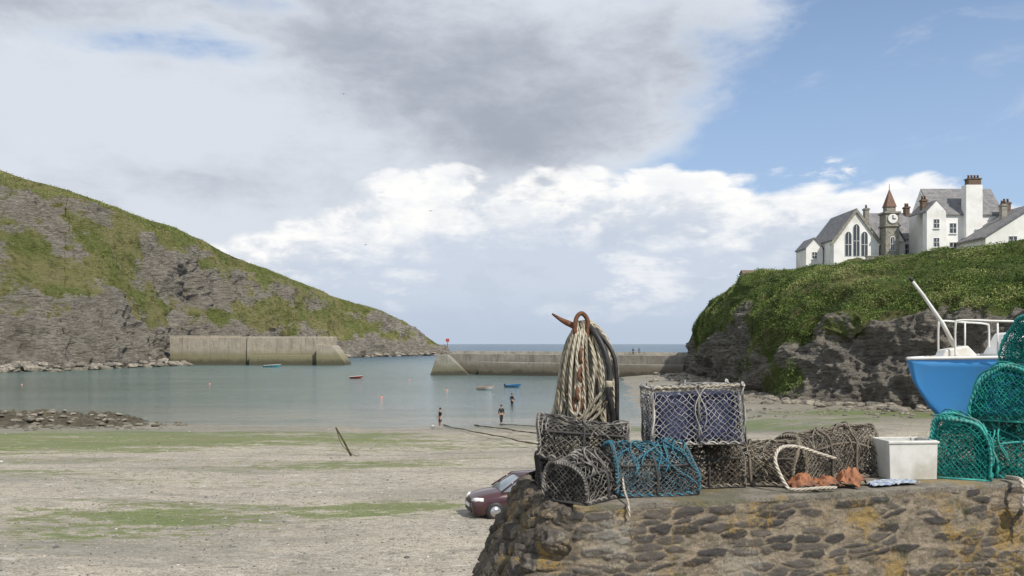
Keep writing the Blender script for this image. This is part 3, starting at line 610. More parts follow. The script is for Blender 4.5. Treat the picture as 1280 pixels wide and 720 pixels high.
c=g.mix(s_*.95,mort,stn); c=g.mix(lf*g.ss(n5,.35,.6,.25,.8),c,g.mix(g.ss(n2,.35,.65),(.06,.053,.045),(.19,.155,.12)))
c=g.mix(g.ss(n4+(n3-.5)*.6,.55,.65,0,.7),c,g.mix(n2,(.30,.17,.03),(.28,.22,.08)))
c=g.mix(g.ss(n1+(n3-.5)*.45,.57,.64,0,.4),c,(.32,.31,.27)); c=g.mix(g.ss(g.noise(g.map(p,loc=(1,9,4)),3.2,6,.7)+(n3-.5)*.2,.56,.66,0,.7),c,(.05,.055,.03))
g.out(c,.93,0,g.bump(n2*.8+n3*.8+n5*.8+g.noise(p,140,3)*.3,1.,.018),.2)
o=obj('stonework',mesh_np('stonework',V3,grid_faces(*SS.shape),{'stone':stone,'rnd':rr,'lf':LF}),m_wall,quay)
m_deck,g=gmat('quay_concrete'); p=g.tc(); n2=g.noise(p,6,7,.65); n3=g.noise(p,50,4,.6); c=g.mix(g.ss(n2,.35,.65),(.25,.225,.185),(.14,.127,.105)); c=g.mix(g.ss(n3,.52,.66,0,.7),c,(.075,.07,.06)); c=g.mix(g.ss(g.noise(p,2.4,6),.54,.62,0,.6),c,(.26,.19,.08)); c=g.mix(g.ss(g.noise(p,1.1,6,.7),.5,.6,0,.65),c,(.10,.10,.06)); g.out(c,.92,0,g.bump(n2+n3*.6,1.,.02),.2)
k=3; edge=[(PX[i]+nx[i]*(-.015+.08*(fbm(S[i]*5,0,0,4)-.5)-.12*Lf[i]),PY[i]+ny[i]*(-.015+.08*(fbm(S[i]*5,1,0,4)-.5)-.12*Lf[i])) for i in range(0,len(S),k)]
poly=edge+[(.9,9.5),(4.5,9.5),(7.6,15.2),(22,17),(22,12)]
bm=bmesh.new(); vv=[bm.verts.new((a-3,b-8,ZT-3)) for a,b in poly]; f=bm.faces.new(vv); r=bmesh.ops.extrude_face_region(bm,geom=[f])
for e in r['geom']:
    if isinstance(e,bmesh.types.BMVert): e.co.z-=.04+.03*vn(e.co.x*5,e.co.y*5,0)
bmesh.ops.recalc_face_normals(bm,faces=bm.faces); bmesh.ops.triangulate(bm,faces=[x for x in bm.faces if len(x.verts)>4]); me=bpy.data.meshes.new('coping'); bm.to_mesh(me); bm.free(); obj('coping',me,m_deck,quay)
core=[(9.6,9.8),(1,7.4),(.6,7.4),(.47,8.5),(.9,9.4),(4.5,9.4),(7.6,15.1),(21.9,16.9),(21.9,12)]
mb=MB(); mb.prism(core,'z',-.5,ZT-.1); part(quay,'core',mb,m_deck,True)
v0,f0=ico(4)
R=np.random.RandomState(21)
def boulder(cx,cy,cz,s,kx,fl=.75):
    q=v0*R.uniform(.75,1.2,3); dsp=.80+.6*(fbm(q[:,0]*1.2+kx*7,q[:,1]*1.2,q[:,2]*1.6,5,True)-.45); q=np.sign(q)*abs(q)**.72*dsp[:,None]*s
    a=R.uniform(0,6.28); ca,sa=math.cos(a),math.sin(a); q=np.stack([q[:,0]*ca-q[:,1]*sa,q[:,0]*sa+q[:,1]*ca,q[:,2]*fl],-1)
    me=mesh_np('boulder',q,f0,{'stone':np.ones(len(q)),'rnd':np.full(len(q),R.rand()*.6),'lf':np.full(len(q),.6)}); o=obj('boulder',me,m_wall,quay); o.location=(cx-3,cy-8,cz-3); o.rotation_euler=(R.normal()*.3,R.normal()*.3,0)
for kx in range(70):
    i=int(np.argmin(abs(S-(Sc+R.uniform(.06,1.9))))); dd=R.uniform(.08,1.6); off=dd*.47+.0; s=R.uniform(.06,.125)
    boulder(PX[i]+nx[i]*off,PY[i]+ny[i]*off,ZT-.05-dd,s,kx)
for kx in range(14):
    i=int(np.argmin(abs(S-(Sc+.06+kx*.12)))); boulder(PX[i]+nx[i]*-.02,PY[i]+ny[i]*-.02,ZT-.055,R.uniform(.06,.095),kx+80,.65)
# ================================================================ LOBSTER POTS
def profile(W,H,kind):
    if kind=='rect': P=[(-W/2,0),(-W/2,H*.97),(-W/2+.02,H),(W/2-.02,H),(W/2,H*.97),(W/2,0)]
    else:
        P=[(-W/2,0),(-W/2*1.0,H*.30)]
        for i in range(1,16):
            a=math.pi-math.pi*i/16; P.append((W/2*math.cos(a),H*.30+H*.70*math.sin(a)))
        P+=[(W/2,H*.30),(W/2,0)]
    P=np.array(P); s=np.r_[0,np.cumsum(np.linalg.norm(np.diff(P,axis=0),axis=1))]
    return P,s
def netmesh(L,W,H,kind,h,r,seed,sag=.022,inset=0,jit=.0055):
    R=np.random.RandomState(seed); Pp,s=profile(W-inset,H-inset*.6,kind); T=s[-1]; nx_=max(4,int(round(L/h/2))*2); ns=max(6,int(round(T/h/2))*2)
    node={}; nodes=[];edges=[]
    def nid(k,p):
        if k not in node: node[k]=len(nodes); nodes.append(p)
        return node[k]
    def pt(i,j):
        sv=T*j/ns; y=np.interp(sv,s,Pp[:,0]); z=np.interp(sv,s,Pp[:,1]); fr=abs(math.sin(math.pi*2*i/nx_)); k=1-sag/(W/2)*fr
        ji=R.normal(size=3)*jit; return (L*(i/nx_-.5)+ji[0],y*k+ji[1],max(0,z)*(1-sag/H*fr)+ji[2])
    for i in range(nx_):
        for j in range(ns+1):
            if (i+j)%2: continue
            a=nid(('a',i,j),pt(i,j))
            for dj in (-1,1):
                if 0<=j+dj<=ns: edges.append((a,nid(('a',i+1,j+dj),pt(i+1,j+dj))))
    def inside(y,z):
        if z<-.001 or z>H or abs(y)>W/2: return False
        if kind=='rect' or z<=H*.3: return True
        return (y/(W/2))**2+((z-H*.3)/(H*.7))**2<=1
    for e in (0,1):
        ny_=int(W/h)+2; nz=int(H/h)+2
        def p2(i,j):
            y=(i-ny_/2)*h; z=j*h
            if not inside(y,z):
                for k in range(12):
                    y*=.93; z=z*.93
                    if inside(y,z): break
            ji=R.normal(size=2)*jit; return (L*(e-.5)+(R.normal()*.006),y+ji[0],z+ji[1])
        for i in range(ny_+1):
            for j in range(nz+1):
                if (i+j)%2: continue
                if not inside((i-ny_/2)*h,j*h): continue
                a=nid(('e',e,i,j),p2(i,j))
                for di,dj in ((1,1),(1,-1),(-1,1),(-1,-1)):
                    if (i+di>=0 and j+dj>=0): edges.append((a,nid(('e',e,i+di,j+dj),p2(i+di,j+dj))))
    nd=np.array(nodes); ed=np.array(edges); A=nd[ed[:,0]]; B_=nd[ed[:,1]]; D=B_-A; ln=np.linalg.norm(D,axis=1); ok=ln>1e-4; A,B_,D,ln=A[ok],B_[ok],D[ok],ln[ok]; D/=ln[:,None]
    ref=np.where(abs(D[:,2:3])>.9,np.array([[1,0,0]]),np.array([[0,0,1]])); U=np.cross(D,ref); U/=np.linalg.norm(U,axis=1)[:,None]; Wv=np.cross(D,U)
    V_=[]
    for E_ in (A-D*r*.5,B_+D*r*.5):
        for k in range(3):
            a=2*math.pi*k/3; V_.append(E_+(U*math.cos(a)+Wv*math.sin(a))*r)
    V_=np.stack(V_,1).reshape(-1,3); n=len(A); b=np.arange(n)[:,None]*6
    F=np.concatenate([b+np.array([[k,(k+1)%3,3+(k+1)%3,3+k]]) for k in range(3)],0)
    return mesh_np('netting',V_,F,None,True)
def pot(label,loc,rot,L=.7,W=.46,H=.37,kind='d',net=None,frame=None,bind=None,h=.027,r=.0038,inner=None,seed=1,hoops=3,grp='lobster pots stacked on the quay',name='lobster_pot',bindr=.011,ring=True,loops=6,warp=.045,fr=.013):
    t=thing(name,label,'lobster pot',loc,0,grp,rot); kids=[]
    kids.append(obj('netting',netmesh(L,W,H,kind,h,r,seed),net,t))
    if inner:
        o=obj('netting',netmesh(L*.93,W*.86,H*.86,kind,h*.8,r,seed+9),inner,t); o['label']='inner layer of netting'; kids.append(o)
    Pp,s=profile(W,H,kind); R=random.Random(seed)
    mb=MB()
    for k in range(hoops):
        x=L*(k/(hoops-1)-.5); mb.tube(crom([(x,a,b) for a,b in Pp],3),fr,8)
        mb.tube([(x,-W/2,0),(x,W/2,0)],fr,8)
    for (y_,z_) in ((-W/2,0),(W/2,0),(0,H),(-W/2*.86 if kind=='d' else -W/2,H*.62 if kind=='d' else H),(W/2*.86 if kind=='d' else W/2,H*.62 if kind=='d' else H)):
        mb.tube([(L*(i/8-.5),y_,z_) for i in range(9)],fr*.9,8)
    kids.append(part(t,'frame',mb,frame,normals=False))
    mb=MB()
    for k in range(5):
        y_=-W/2+W*(k+.5)/5; mb.box(-L/2,L/2,y_-.018,y_+.018,-.006,.008)
    part(t,'base',mb,m_slat)
    if bind:
        mb=MB()
        for e in (-1,1):
            pts=[]
            for i,q in enumerate(crom([(e*L/2,a,b) for a,b in Pp],10)):
                a=i*1.1; pts.append((q.x+math.cos(a)*.012,q.y+math.sin(a)*.008,q.z+math.sin(a)*.012))
            mb.tube(pts,bindr,6)
        for y_,z_ in ((-W/2,.01),(W/2,.01),(0,H)):
            mb.tube([(L*(i/40-.5),y_+math.cos(i*1.3)*.012,z_+math.sin(i*1.3)*.012) for i in range(41)],bindr*.9,6)
        for k in range(loops):
            x0=R.uniform(-L/2,L/2); a=R.uniform(-.8,.8); pts=[]; f0_=R.uniform(.05,.35); f1_=R.uniform(.4,.65)
            for i in range(14):
                f_=i/13; sv=s[-1]*(f0_+f1_*f_); y_=np.interp(sv,s,Pp[:,0]); z_=np.interp(sv,s,Pp[:,1]); pts.append((max(-L/2,min(L/2,x0+a*(f_-.5)*L*.9+.05*math.sin(f_*9+k))),y_*1.03,z_*1.03+.004-.02*math.sin(f_*6+k)))
            mb.tube(pts,bindr*.65,6)
        kids.append(part(t,'binding_rope',mb,bind,normals=False))
    if ring:
        mb=MB(); mb.tube([(L*.5+.004,.085*math.cos(a),H*.48+.085*math.sin(a)) for a in [i*math.pi/10 for i in range(20)]],.009,6,True)
        n=12
        for k in range(n):
            a=2*math.pi*k/n; mb.tube([(L*.5,.085*math.cos(a),H*.48+.085*math.sin(a)),(L*.2,.05*math.cos(a+.3),H*.5+.05*math.sin(a+.3))],.004,4)
        kids.append(part(t,'entrance',mb,frame,normals=False))
    for o in kids:
        me=o.data; n=len(me.vertices); c=np.empty(n*3,np.float32); me.vertices.foreach_get('co',c); c=c.reshape(-1,3).astype(float); k=np.clip(c[:,2:3]/H,0,1)
        dlt=np.stack([fbm(c[:,0]*2.2+seed*9,c[:,1]*2.2,c[:,2]*2.2,2)-.5,fbm(c[:,0]*2.2,c[:,1]*2.2+seed*7,c[:,2]*2.2,2)-.5,fbm(c[:,0]*2.2,c[:,1]*2.2,c[:,2]*2.2+seed*5,2)-.5],-1)
        c=c+dlt*warp*2.2*(.25+.75*k); me.vertices.foreach_set('co',c.astype(np.float32).ravel()); me.update()
    return t
rad=math.radians
pot('grey net lobster pot with dark wrapped hoops at the wall corner',(.60,7.20,ZT+.01),(0,0,rad(50)),.56,.42,.35,net=m_netgrey,frame=m_blkframe,bind=m_netgrey,inner=m_blkframe,seed=2,loops=9,bindr=.009,warp=.07)
pot('grey net lobster pot bound with blue rope beside the stack',(1.13,7.46,ZT+.01),(0,0,rad(14)),.70,.44,.39,net=m_netgrey,frame=m_blkframe,bind=m_ropeb,inner=m_netblue,seed=3,loops=22,bindr=.010,warp=.07)
pot('black lobster pot squashed under another pot',(.56,7.80,ZT+.01),(0,0,rad(5)),.64,.42,.28,net=m_blkframe,frame=m_blkframe,bind=m_blkframe,inner=m_blkframe,seed=4)
pot('dark net lobster pot lying on top of another pot',(.61,7.66,ZT+.27),(rad(2),rad(3),rad(-6)),.74,.42,.33,net=m_netgrey,frame=m_blkframe,bind=m_netgrey,inner=m_blkframe,seed=5,loops=9,bindr=.009,warp=.07)
pot('brown net lobster pot supporting the square pot',(1.66,7.86,ZT+.01),(0,0,rad(10)),.66,.44,.38,net=m_netbrown,frame=m_blkframe,bind=m_rope2,inner=m_netbrown,seed=6,bindr=.009,loops=8)
pot('brown net lobster pot with tan rope binding',(2.16,7.98,ZT+.01),(0,0,rad(-14)),.74,.46,.38,net=m_netbrown,frame=m_slat,bind=m_rope2,inner=m_netbrown,seed=7,loops=10,warp=.09,bindr=.009)
pot('brown net lobster pot with a light hoop end',(2.98,8.42,ZT+.01),(0,0,rad(24)),1.0,.52,.44,net=m_netbrown,frame=m_slat,bind=m_rope2,inner=m_netgrey,seed=8,loops=11,warp=.10,hoops=4,bindr=.009)
t=pot('square navy blue lobster pot with pale netting and rope edges',(1.58,7.74,ZT+.40),(0,rad(-2),rad(2)),.78,.48,.48,'rect',net=m_netpale,frame=m_netgrey,bind=m_netpale,inner=m_netnavy,seed=9,bindr=.007,h=.028,r=.0030,ring=False,loops=3,warp=.035,fr=.009)
mb=MB(); mb.box(-.33,.33,-.19,.19,.03,.43); part(t,'inner_box',mb,m_bluepan,bevel=.03)
mb=MB()
for k in range(11):
    x0=-.39+k*.068; mb.tube(crom([(x0,-.24,.475),(x0+.05,-.252,.495),(x0+.09,-.24,.48),(x0+.05,-.23,.465)],5),.011,6)
part(t,'rope_edge',mb,m_rope,normals=False)
for (lx,ly,lz,rz,sd,L_,W_,H_) in ((4.22,8.42,0.01,62,11,.56,.56,.50),(4.88,8.45,0.01,-14,12,.66,.60,.50),(4.76,8.5,.53,55,13,.58,.58,.50),(5.16,8.6,1.06,40,14,.6,.6,.50)):
    pot('teal net lobster pot with teal bound hoops stacked on the quay',(lx,ly,ZT+lz),(0,rad(sd-12.5),rad(rz)),L_,W_,H_,net=m_netteal,frame=m_tealfab,bind=m_tealfab,inner=m_netteal,seed=sd,h=.023,r=.0036,bindr=.010,loops=11,warp=.12,fr=.011)
# ================================================================ ROPE-HUNG ANCHOR
ax,ay=.66,8.25
t=thing('anchor','upright rusty iron anchor with hooked arm and shackle','anchor',(ax,ay,ZT))
mb=MB(); mb.tube([(0.0,0,0),(0,0,.8),(.0,0,1.42)],[.045,.04,.035],10); part(t,'shank',mb,m_rust)
mb=MB(); pts=crom([(-.29,-.06,1.53),(-.2,-.07,1.47),(-.1,-.08,1.42),(0,-.08,1.36),(.06,-.06,1.25)],6); mb.tube(pts,[.010+.026*min(1,i/9) for i in range(len(pts))],10,flat=.8); part(t,'fluke',mb,m_rust)
mb=MB(); mb.tube(crom([(-.06,-.13,1.26),(-.085,-.15,1.38),(-.07,-.15,1.49),(-.02,-.14,1.53),(.03,-.14,1.47),(.03,-.15,1.36),(.0,-.17,1.22),(-.03,-.19,1.10)],7),.021,10)
part(t,'shackle',mb,m_rust)
def link(mb,c,l,w_,r_,rz,ry=0):
    M=Matrix.Translation(c)@Matrix.Rotation(rz,4,'Z')@Matrix.Rotation(ry,4,'Y'); pts=[]
    for i in range(20):
        a=2*math.pi*i/20; pts.append(M@Vector((w_*math.cos(a),0,l*math.sin(a))))
    mb.tube(pts,r_,8,True)
for k in range(6):
    mb=MB(); link(mb,(-.03-.008*k,-.25-.004*k,1.14-k*.085),.06,.040,.016,0 if k%2 else 1.2,.1); part(t,'chain_link',mb,m_rust)
t=thing('rope_bundle','thick beige mooring ropes draped over the rusty anchor','rope',(ax,ay,ZT),group='ropes hung on the anchor')
R=random.Random(4); mbs=[MB(),MB()]
def outl(zf): return np.interp(zf,[0,.35,.65,.85,1],[.34,.29,.22,.14,.04]),np.interp(zf,[0,.35,.65,.82,.93,1],[.31,.31,.30,.26,.17,.05])
for k in range(70):
    s_=-1+2*((k*.618)%1)+R.uniform(-.05,.05); s_=max(-1,min(1,s_)); front=-1 if R.random()<.85 else 1
    dep=R.uniform(.10,.22); pts=[]; sl=R.uniform(-.12,.12); zb_=R.choice([0,0,0,.1,.25])
    for zf in (1.0,.95,.86,.7,.5,.3,zb_*.3):
        ss2=max(-1,min(1,s_+sl*(1-zf))); lw,rw=outl(zf); xx=(ss2*(lw if ss2<0 else rw)); yy=front*dep*math.sqrt(max(0,1-ss2*ss2*.8))*(1.2-zf*.7)
        pts.append((xx+R.uniform(-.022,.022),yy+R.uniform(-.02,.02),.02+zf*1.44))
    mbs[k%4==0].tube(crom(pts,7),R.uniform(.014,.022),8)
for k in range(5):
    x0=R.uniform(-.2,.16); w_=R.uniform(.03,.06); zb_=R.uniform(.50,.72); d_=-.22-R.uniform(0,.05)
    mbs[k%2].tube(crom([(x0*.3-.02,-.09,1.45),(x0-w_*.6,d_,1.1),(x0-w_,d_-.01,zb_+.12),(x0,d_-.02,zb_),(x0+w_,d_-.01,zb_+.14),(x0+w_*.5,d_,1.15),(x0*.3+.03,-.08,1.46)],8),R.uniform(.013,.018),8)
for k in range(3):
    a0=k*.02; mbs[1].tube(crom([(-.22,-.2,.47+a0*3),(-.05,-.27,.50+a0*2),(.12,-.26,.62+a0*4),(.25,-.18,.78+a0*3)],7),.016,8)
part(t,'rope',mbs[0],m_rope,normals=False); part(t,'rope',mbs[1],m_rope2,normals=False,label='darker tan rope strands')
t=thing('hose','black rubber hose looped over the anchor','hose',(ax,ay,ZT))
mb=MB(); mb.tube(crom([(.02,-.08,1.44),(.09,-.18,1.36),(.17,-.25,1.2),(.22,-.28,1.0),(.21,-.29,.8),(.25,-.25,.6),(.24,-.2,.4)],8),.026,10)
part(t,'tube',mb,m_black,normals=False)
mb=MB(); mb.tube(crom([(.03,-.05,1.43),(.15,-.13,1.33),(.26,-.20,1.15),(.29,-.22,.9),(.29,-.2,.5)],8),.020,10)
part(t,'tube',mb,m_black,normals=False)
mb=MB(); mb.lathe([(.029,.86),(.033,.87),(.034,.91),(.029,.92)],(.212,-.288,0),10)
part(t,'rope_whipping',mb,m_rope)
# ================================================================ SMALL THINGS ON THE QUAY
t=thing('rope','pale rope looped over the brown lobster pots','rope',(2.35,7.7,ZT))
mb=MB(); mb.tube(crom([(-.02,-.26,.02),(-.07,-.2,.12),(-.10,-.12,.26),(-.02,-.02,.35),(.15,.05,.35),(.34,.1,.29),(.5,.1,.24)],8),.016,8); mb.tube(crom([(-.02,-.26,.03),(.08,-.27,.03),(.25,-.25,.04),(.4,-.18,.03)],8),.015,8); part(t,'strand',mb,m_ropew,normals=False)
def crumple(w_,d_,h_,seed,n=44):
    u=np.linspace(-1,1,n); U,V_=np.meshgrid(u,u,indexing='ij'); rr_=np.sqrt(U*U+V_*V_); z=h_*np.clip(1-rr_**2*.6,0,1)*(.2+1.0*fbm(U*1.1+seed,V_*1.1,0,3,True))+.03*fbm(U*4+seed,V_*4,1,3,True); e=1+.7*(fbm(U*1.5+seed,V_*1.5+9,0,3)-.5)
    return mesh_np('sheet',np.stack([U*w_/2*e,V_*d_/2*e,np.maximum(z,.004)+.004],-1),grid_faces(n,n))
for i,(x_,y_,w_,h_,s_) in enumerate(((2.50,7.60,.24,.11,1),(2.72,7.70,.22,.08,9),(2.96,7.76,.28,.15,5))):
    t=thing('oilskin','crumpled rusty brown oilskin lying on the quay edge','tarpaulin',(x_,y_,ZT),.5*i,'crumpled oilskins'); o=obj('cloth',crumple(w_,.22,h_,s_),m_orange,t); q=o.modifiers.new('s','SOLIDIFY'); q.thickness=.006
t=thing('cloth','flat blue and white checked cloth on the quay edge','cloth',(3.36,7.86,ZT),.3); obj('fabric',crumple(.5,.2,.02,3),m_cloth,t)
t=thing('plastic_crate','scuffed white plastic open box standing on the quay','box',(3.68,8.30,ZT),rad(5))
mb=MB(); mb.prism([(-.225,0),(.225,0),(.235,.36),(-.235,.36)],'y',-.15,-.13); mb.prism([(-.225,0),(.225,0),(.235,.36),(-.235,.36)],'y',.18,.2); mb.prism([(-.225,0),(-.205,0),(-.215,.36),(-.235,.36)],'y',-.129,.179); mb.prism([(.205,0),(.225,0),(.235,.36),(.215,.36)],'y',-.129,.179); mb.box(-.203,.203,-.129,.179,.002,.02); part(t,'body',mb,m_plwhite,bevel=.006)
mb=MB(); mb.box(-.245,.245,-.162,-.152,.335,.355); part(t,'rim',mb,m_plwhite,bevel=.003)
t=thing('rope','frayed white rope knotted and hanging over the wall','rope',(4.52,7.86,ZT))
mb=MB(); R=random.Random(2)
mb.tube(crom([(.0,.25,.03),(-.02,.0,.05),(-.03,-.07,.0),(0,-.09,-.1),(.04,-.09,-.2),(.02,-.09,-.28)],7),.02,8)
mb.tube(crom([(-.06,-.09,-.12),(.0,-.13,-.08),(.07,-.12,-.13),(.03,-.09,-.2),(-.05,-.12,-.18),(-.05,-.13,-.1),(.06,-.14,-.1),(.13,-.09,-.07),(.22,-.05,.02)],7),.022,8)
for k in range(6): mb.tube([(.02,-.09,-.26),(.02+R.uniform(-.04,.05),-.09,-.34)],.007,5)
part(t,'strand',mb,m_ropew,normals=False)
t=thing('rope','short pale rope end hanging over the wall edge','rope',(.90,7.05,ZT))
mb=MB(); mb.tube(crom([(.0,.2,.2),(.0,.06,.08),(-.0,-.16,.03),(.0,-.225,-.02),(.005,-.225,-.08)],6),.009,7); part(t,'strand',mb,m_ropew,normals=False)
# ================================================================ BOATS
def hullpts(L,Bm,D,rise,ns=26,nv=9,tr=.82,ff=.28,ov=.10):
    P=np.zeros((ns,2*nv-1,3))
    for i in range(ns):
        t_=1-(1-i/(ns-1))**1.5; b=Bm/2*(tr+(1-tr)*math.sin(min(1,t_*2.2)*math.pi/2))*(1-max(0,(t_-.35)/.65)**2.0)+.01
        zs=D+rise*t_**1.3; zk=0+max(0,(t_-(1-ff))/ff)**2*D*.6
        for j in range(2*nv-1):
            a=abs(j-(nv-1))/(nv-1); sg=-1 if j<nv-1 else 1
            yy=sg*b*(a**(.55+.45*t_**2))*(.86+.14*a); zz=zk+(zs-zk)*a**(1.45-.35*t_**2)
            P[i,j]=(t_*L+(zz/D)*ov*L*(t_**3),yy,zz)
    return P
def boat(name,label,loc,rz,L,Bm,D,rise,mh,mg,mi,grp,motor=False,tr=.82,gr_=None,ff=.28,ov=.10):
    t=thing(name,label,'boat',loc,rz,grp); P=hullpts(L,Bm,D,rise,tr=tr,ff=ff,ov=ov); n,m=P.shape[:2]
    V_=P.reshape(-1,3); F=[tuple(x) for x in grid_faces(n,m)]; F.append(tuple(range(m)))
    me=bpy.data.meshes.new('hull'); me.from_pydata([tuple(x) for x in V_],[],F)
    for q in me.polygons: q.use_smooth=len(q.vertices)==4
    o=obj('hull',me,mh,t); q=o.modifiers.new('s','SOLIDIFY'); q.thickness=.03; q.offset=0
    mb=MB(); r_=gr_ or max(.02,L*.008)*1.3; sheer=[tuple(P[i,0]) for i in range(n)]+[tuple(P[i,m-1]) for i in range(n-1,-1,-1)]; mb.tube(sheer,r_,8,True); part(t,'gunwale',mb,mg,normals=False)
    for fx in (.25,.52,.74):
        mb=MB(); i=int(fx*.6*(n-1)); w_=abs(P[i,0,1])*.93; x_=P[i,0,0]; mb.box(x_-L*.035,x_+L*.035,-w_,w_,D*.66,D*.72); part(t,'thwart',mb,mi)
    if motor:
        mb=MB(); mb.box(-.28,.0,-.12,.12,D*.9,D*1.5); mb.box(-.2,-.08,-.05,.05,-.2,D*.9); part(t,'outboard_motor',mb,m_black,bevel=.03)
    return t,P
m_bw=m_boatwhite; m_red=simple('red_boat_paint',(.40,.06,.04)); m_bb=simple('mid_blue_paint',(.04,.18,.40)); m_or=simple('orange_paint',(.6,.2,.06)); m_tq=simple('turquoise_paint',(.08,.35,.42))
gr='small boats moored in the harbour'
boat('rowing_boat','white and turquoise open boat moored on calm water',(-83.5,298,-.15),.1,5,1.8,.75,.35,m_tq,m_bw,m_bw,gr,True)
boat('rowing_boat','small red dinghy with white rim afloat in the harbour',(-36.8,201,-.1),.15,2.6,1.3,.5,.2,m_red,m_bw,m_slat,gr)
boat('rowing_boat','white dinghy with orange gunwale afloat near the shore',(-6,152,-.1),-.3,2.6,1.3,.5,.2,m_bw,m_or,m_or,gr)
boat('rowing_boat','small blue dinghy with white seats and outboard motor',(-1.2,160,-.1),.1,2.5,1.2,.5,.2,m_bb,m_bb,m_bw,gr,True)
def buoy(x_,y_,s,mat,lab):
    t=thing('buoy',lab,'buoy',(x_,y_,-.05),0,'mooring buoys floating in the harbour'); mb=MB(); mb.lathe([(.02,-s),(s*.7,-s*.7),(s,0),(s*.75,s*.65),(s*.25,s*.95),(s*.12,s*1.2),(.02,s*1.25)],(0,0,0),14); part(t,'float',mb,mat)
    mb=MB(); mb.tube([(.09*math.cos(a),0,s*1.3+.09*math.sin(a)) for a in [i*.628 for i in range(10)]],.02,6,True); part(t,'ring',mb,m_rust)
m_pink=simple('pink_buoy_plastic',(.60,.24,.17),(.5,.2,.15))
for x_,y_,s in ((-19,129,.26),(-11,150,.22),(-59,173,.22),(-22,190,.25),(-94,170,.2),(8,140,.22)): buoy(x_,y_,s,m_pink,'faded pink mooring buoy on calm water')
t,HP=boat('fishing_boat','blue hulled fishing boat with white rails on the quay',(11.78,13.0,6.76),rad(188),6.2,2.2,.96,-.12,m_boatblue,m_boatwhite,m_boatwhite,None,False,.9,.024,.05,.045)
mb=MB()
for i in range(8,26):
    mb.v.append((HP[i,0,0],HP[i,0,1]*.96,HP[i,0,2]-.03)); mb.v.append((HP[i,0,0],-HP[i,0,1]*.96,HP[i,0,2]-.03))
for i in range(17): mb.face([2*i,2*i+1,2*i+3,2*i+2])
part(t,'foredeck',mb,m_boatwhite,normals=False)
mb=MB(); mb.tube([(6.41,0,1.95),(6.37,0,1.90)],.024,10); part(t,'arm_tip',mb,m_black)
mb=MB(); mb.tube([(6.37,0,1.90),(6.22,0,1.72),(5.92,0,1.32),(5.68,0,.88)],[.019,.022,.027,.034],10); part(t,'davit',mb,m_boatwhite)
mb=MB(); mb.prism([(6.0,.86),(5.95,.96),(5.62,1.02),(5.45,.86)],'y',-.08,.12); part(t,'bollard',mb,m_boatwhite,bevel=.02)
for sy in (.34,-.34):
    mb=MB(); mb.tube(crom([(5.86,sy*.55,.86),(5.86,sy*.55,1.28),(5.80,sy*.6,1.36),(5.4,sy,1.35),(4.95,sy*1.35,1.33),(4.88,sy*1.4,1.26),(4.88,sy*1.4,.91)],6),.014,8); mb.tube([(5.35,sy,1.35),(5.35,sy,.90)],.012,8); part(t,'rail',mb,m_boatwhite,normals=False)
mb=MB(); mb.lathe([(.01,-.15),(.09,-.12),(.15,0),(.12,.09),(.05,.14),(.01,.15)],(5.22,.52,1.08),18); part(t,'fender',mb,m_boatwhite)
mb=MB(); mb.prism([(4.95,.88),(4.75,1.20),(2.4,1.30),(2.4,.88)],'y',-.55,.55); part(t,'cuddy',mb,m_boatwhite,bevel=.04)
mb=MB(); mb.box(4.9,5.2,-.5,.5,-.20,-.0); part(t,'chock',mb,m_slat)
mb=MB(); mb.box(1.4,1.7,-.8,.8,-.20,.0); part(t,'chock',mb,m_slat)
# ================================================================ CAR
t=thing('parked_car','dark maroon hatchback parked on the beach beside the quay wall','car',(.50,31.0,float(gz(-.3,31.0))-.05),rad(14))
m_car=simple('maroon_car_paint',(.085,.04,.045),(.07,.035,.04),1,.2,metal=.3,bump=0,spec=.6); m_sil=simple('silver_trim',(.5,.5,.5),(.4,.4,.4),2,.3,metal=.8); m_lamp=simple('lamp_lens',(.75,.75,.75),(.6,.6,.62),3,.1,bump=0,spec=.8); m_redlens=simple('red_lens',(.4,.02,.02))
m_screen=simple('car_glass',(.26,.31,.34),(.18,.22,.25),1,.08,bump=0,spec=.9)
def loftX(mb,st):
    n=len(st[0][1]); o=len(mb.v)
    for x_,sec in st:
        for (y_,z_) in sec: mb.v.append((x_,y_,z_))
    for i in range(len(st)-1):
        for k in range(n-1): mb.face([o+i*n+k,o+i*n+k+1,o+(i+1)*n+k+1,o+(i+1)*n+k],None,True)
    mb.face([o+k for k in range(n)]); mb.face([o+(len(st)-1)*n+k for k in range(n)][::-1])
def sec(w_,z0,zm,z1):
    h=[(w_*.86,z0),(w_*.97,z0+.08),(w_,zm),(w_*.97,zm+(z1-zm)*.55),(w_*.86,z1-.03),(w_*.5,z1),(0,z1+.02)]
    return h+[(-a,b) for a,b in h[-2::-1]]
st=[(-2.05,sec(.62,.32,.5,.62)),(-2.0,sec(.72,.22,.5,.70)),(-1.85,sec(.80,.18,.5,.80)),(-1.5,sec(.84,.18,.55,.88)),(-1.0,sec(.86,.18,.55,.96)),(-.6,sec(.86,.18,.55,1.0)),(.8,sec(.86,.18,.55,1.0)),(1.6,sec(.85,.18,.55,1.0)),(1.9,sec(.80,.2,.55,.96)),(2.0,sec(.72,.28,.5,.85))]
mb=MB(); loftX(mb,st); part(t,'body',mb,m_car)
def gsec(w_,wt,z0,z1):
    h=[(w_,z0),(wt,z1-.05),(wt*.85,z1),(0,z1+.03)]; return h+[(-a,b) for a,b in h[-2::-1]]
mb=MB(); loftX(mb,[(-1.05,gsec(.76,.72,.93,.97)),(-.35,gsec(.78,.62,.95,1.43)),(.9,gsec(.78,.62,.95,1.46)),(1.5,gsec(.76,.60,.95,1.36)),(1.85,gsec(.7,.6,.93,1.0))]); part(t,'windscreen',mb,m_screen)
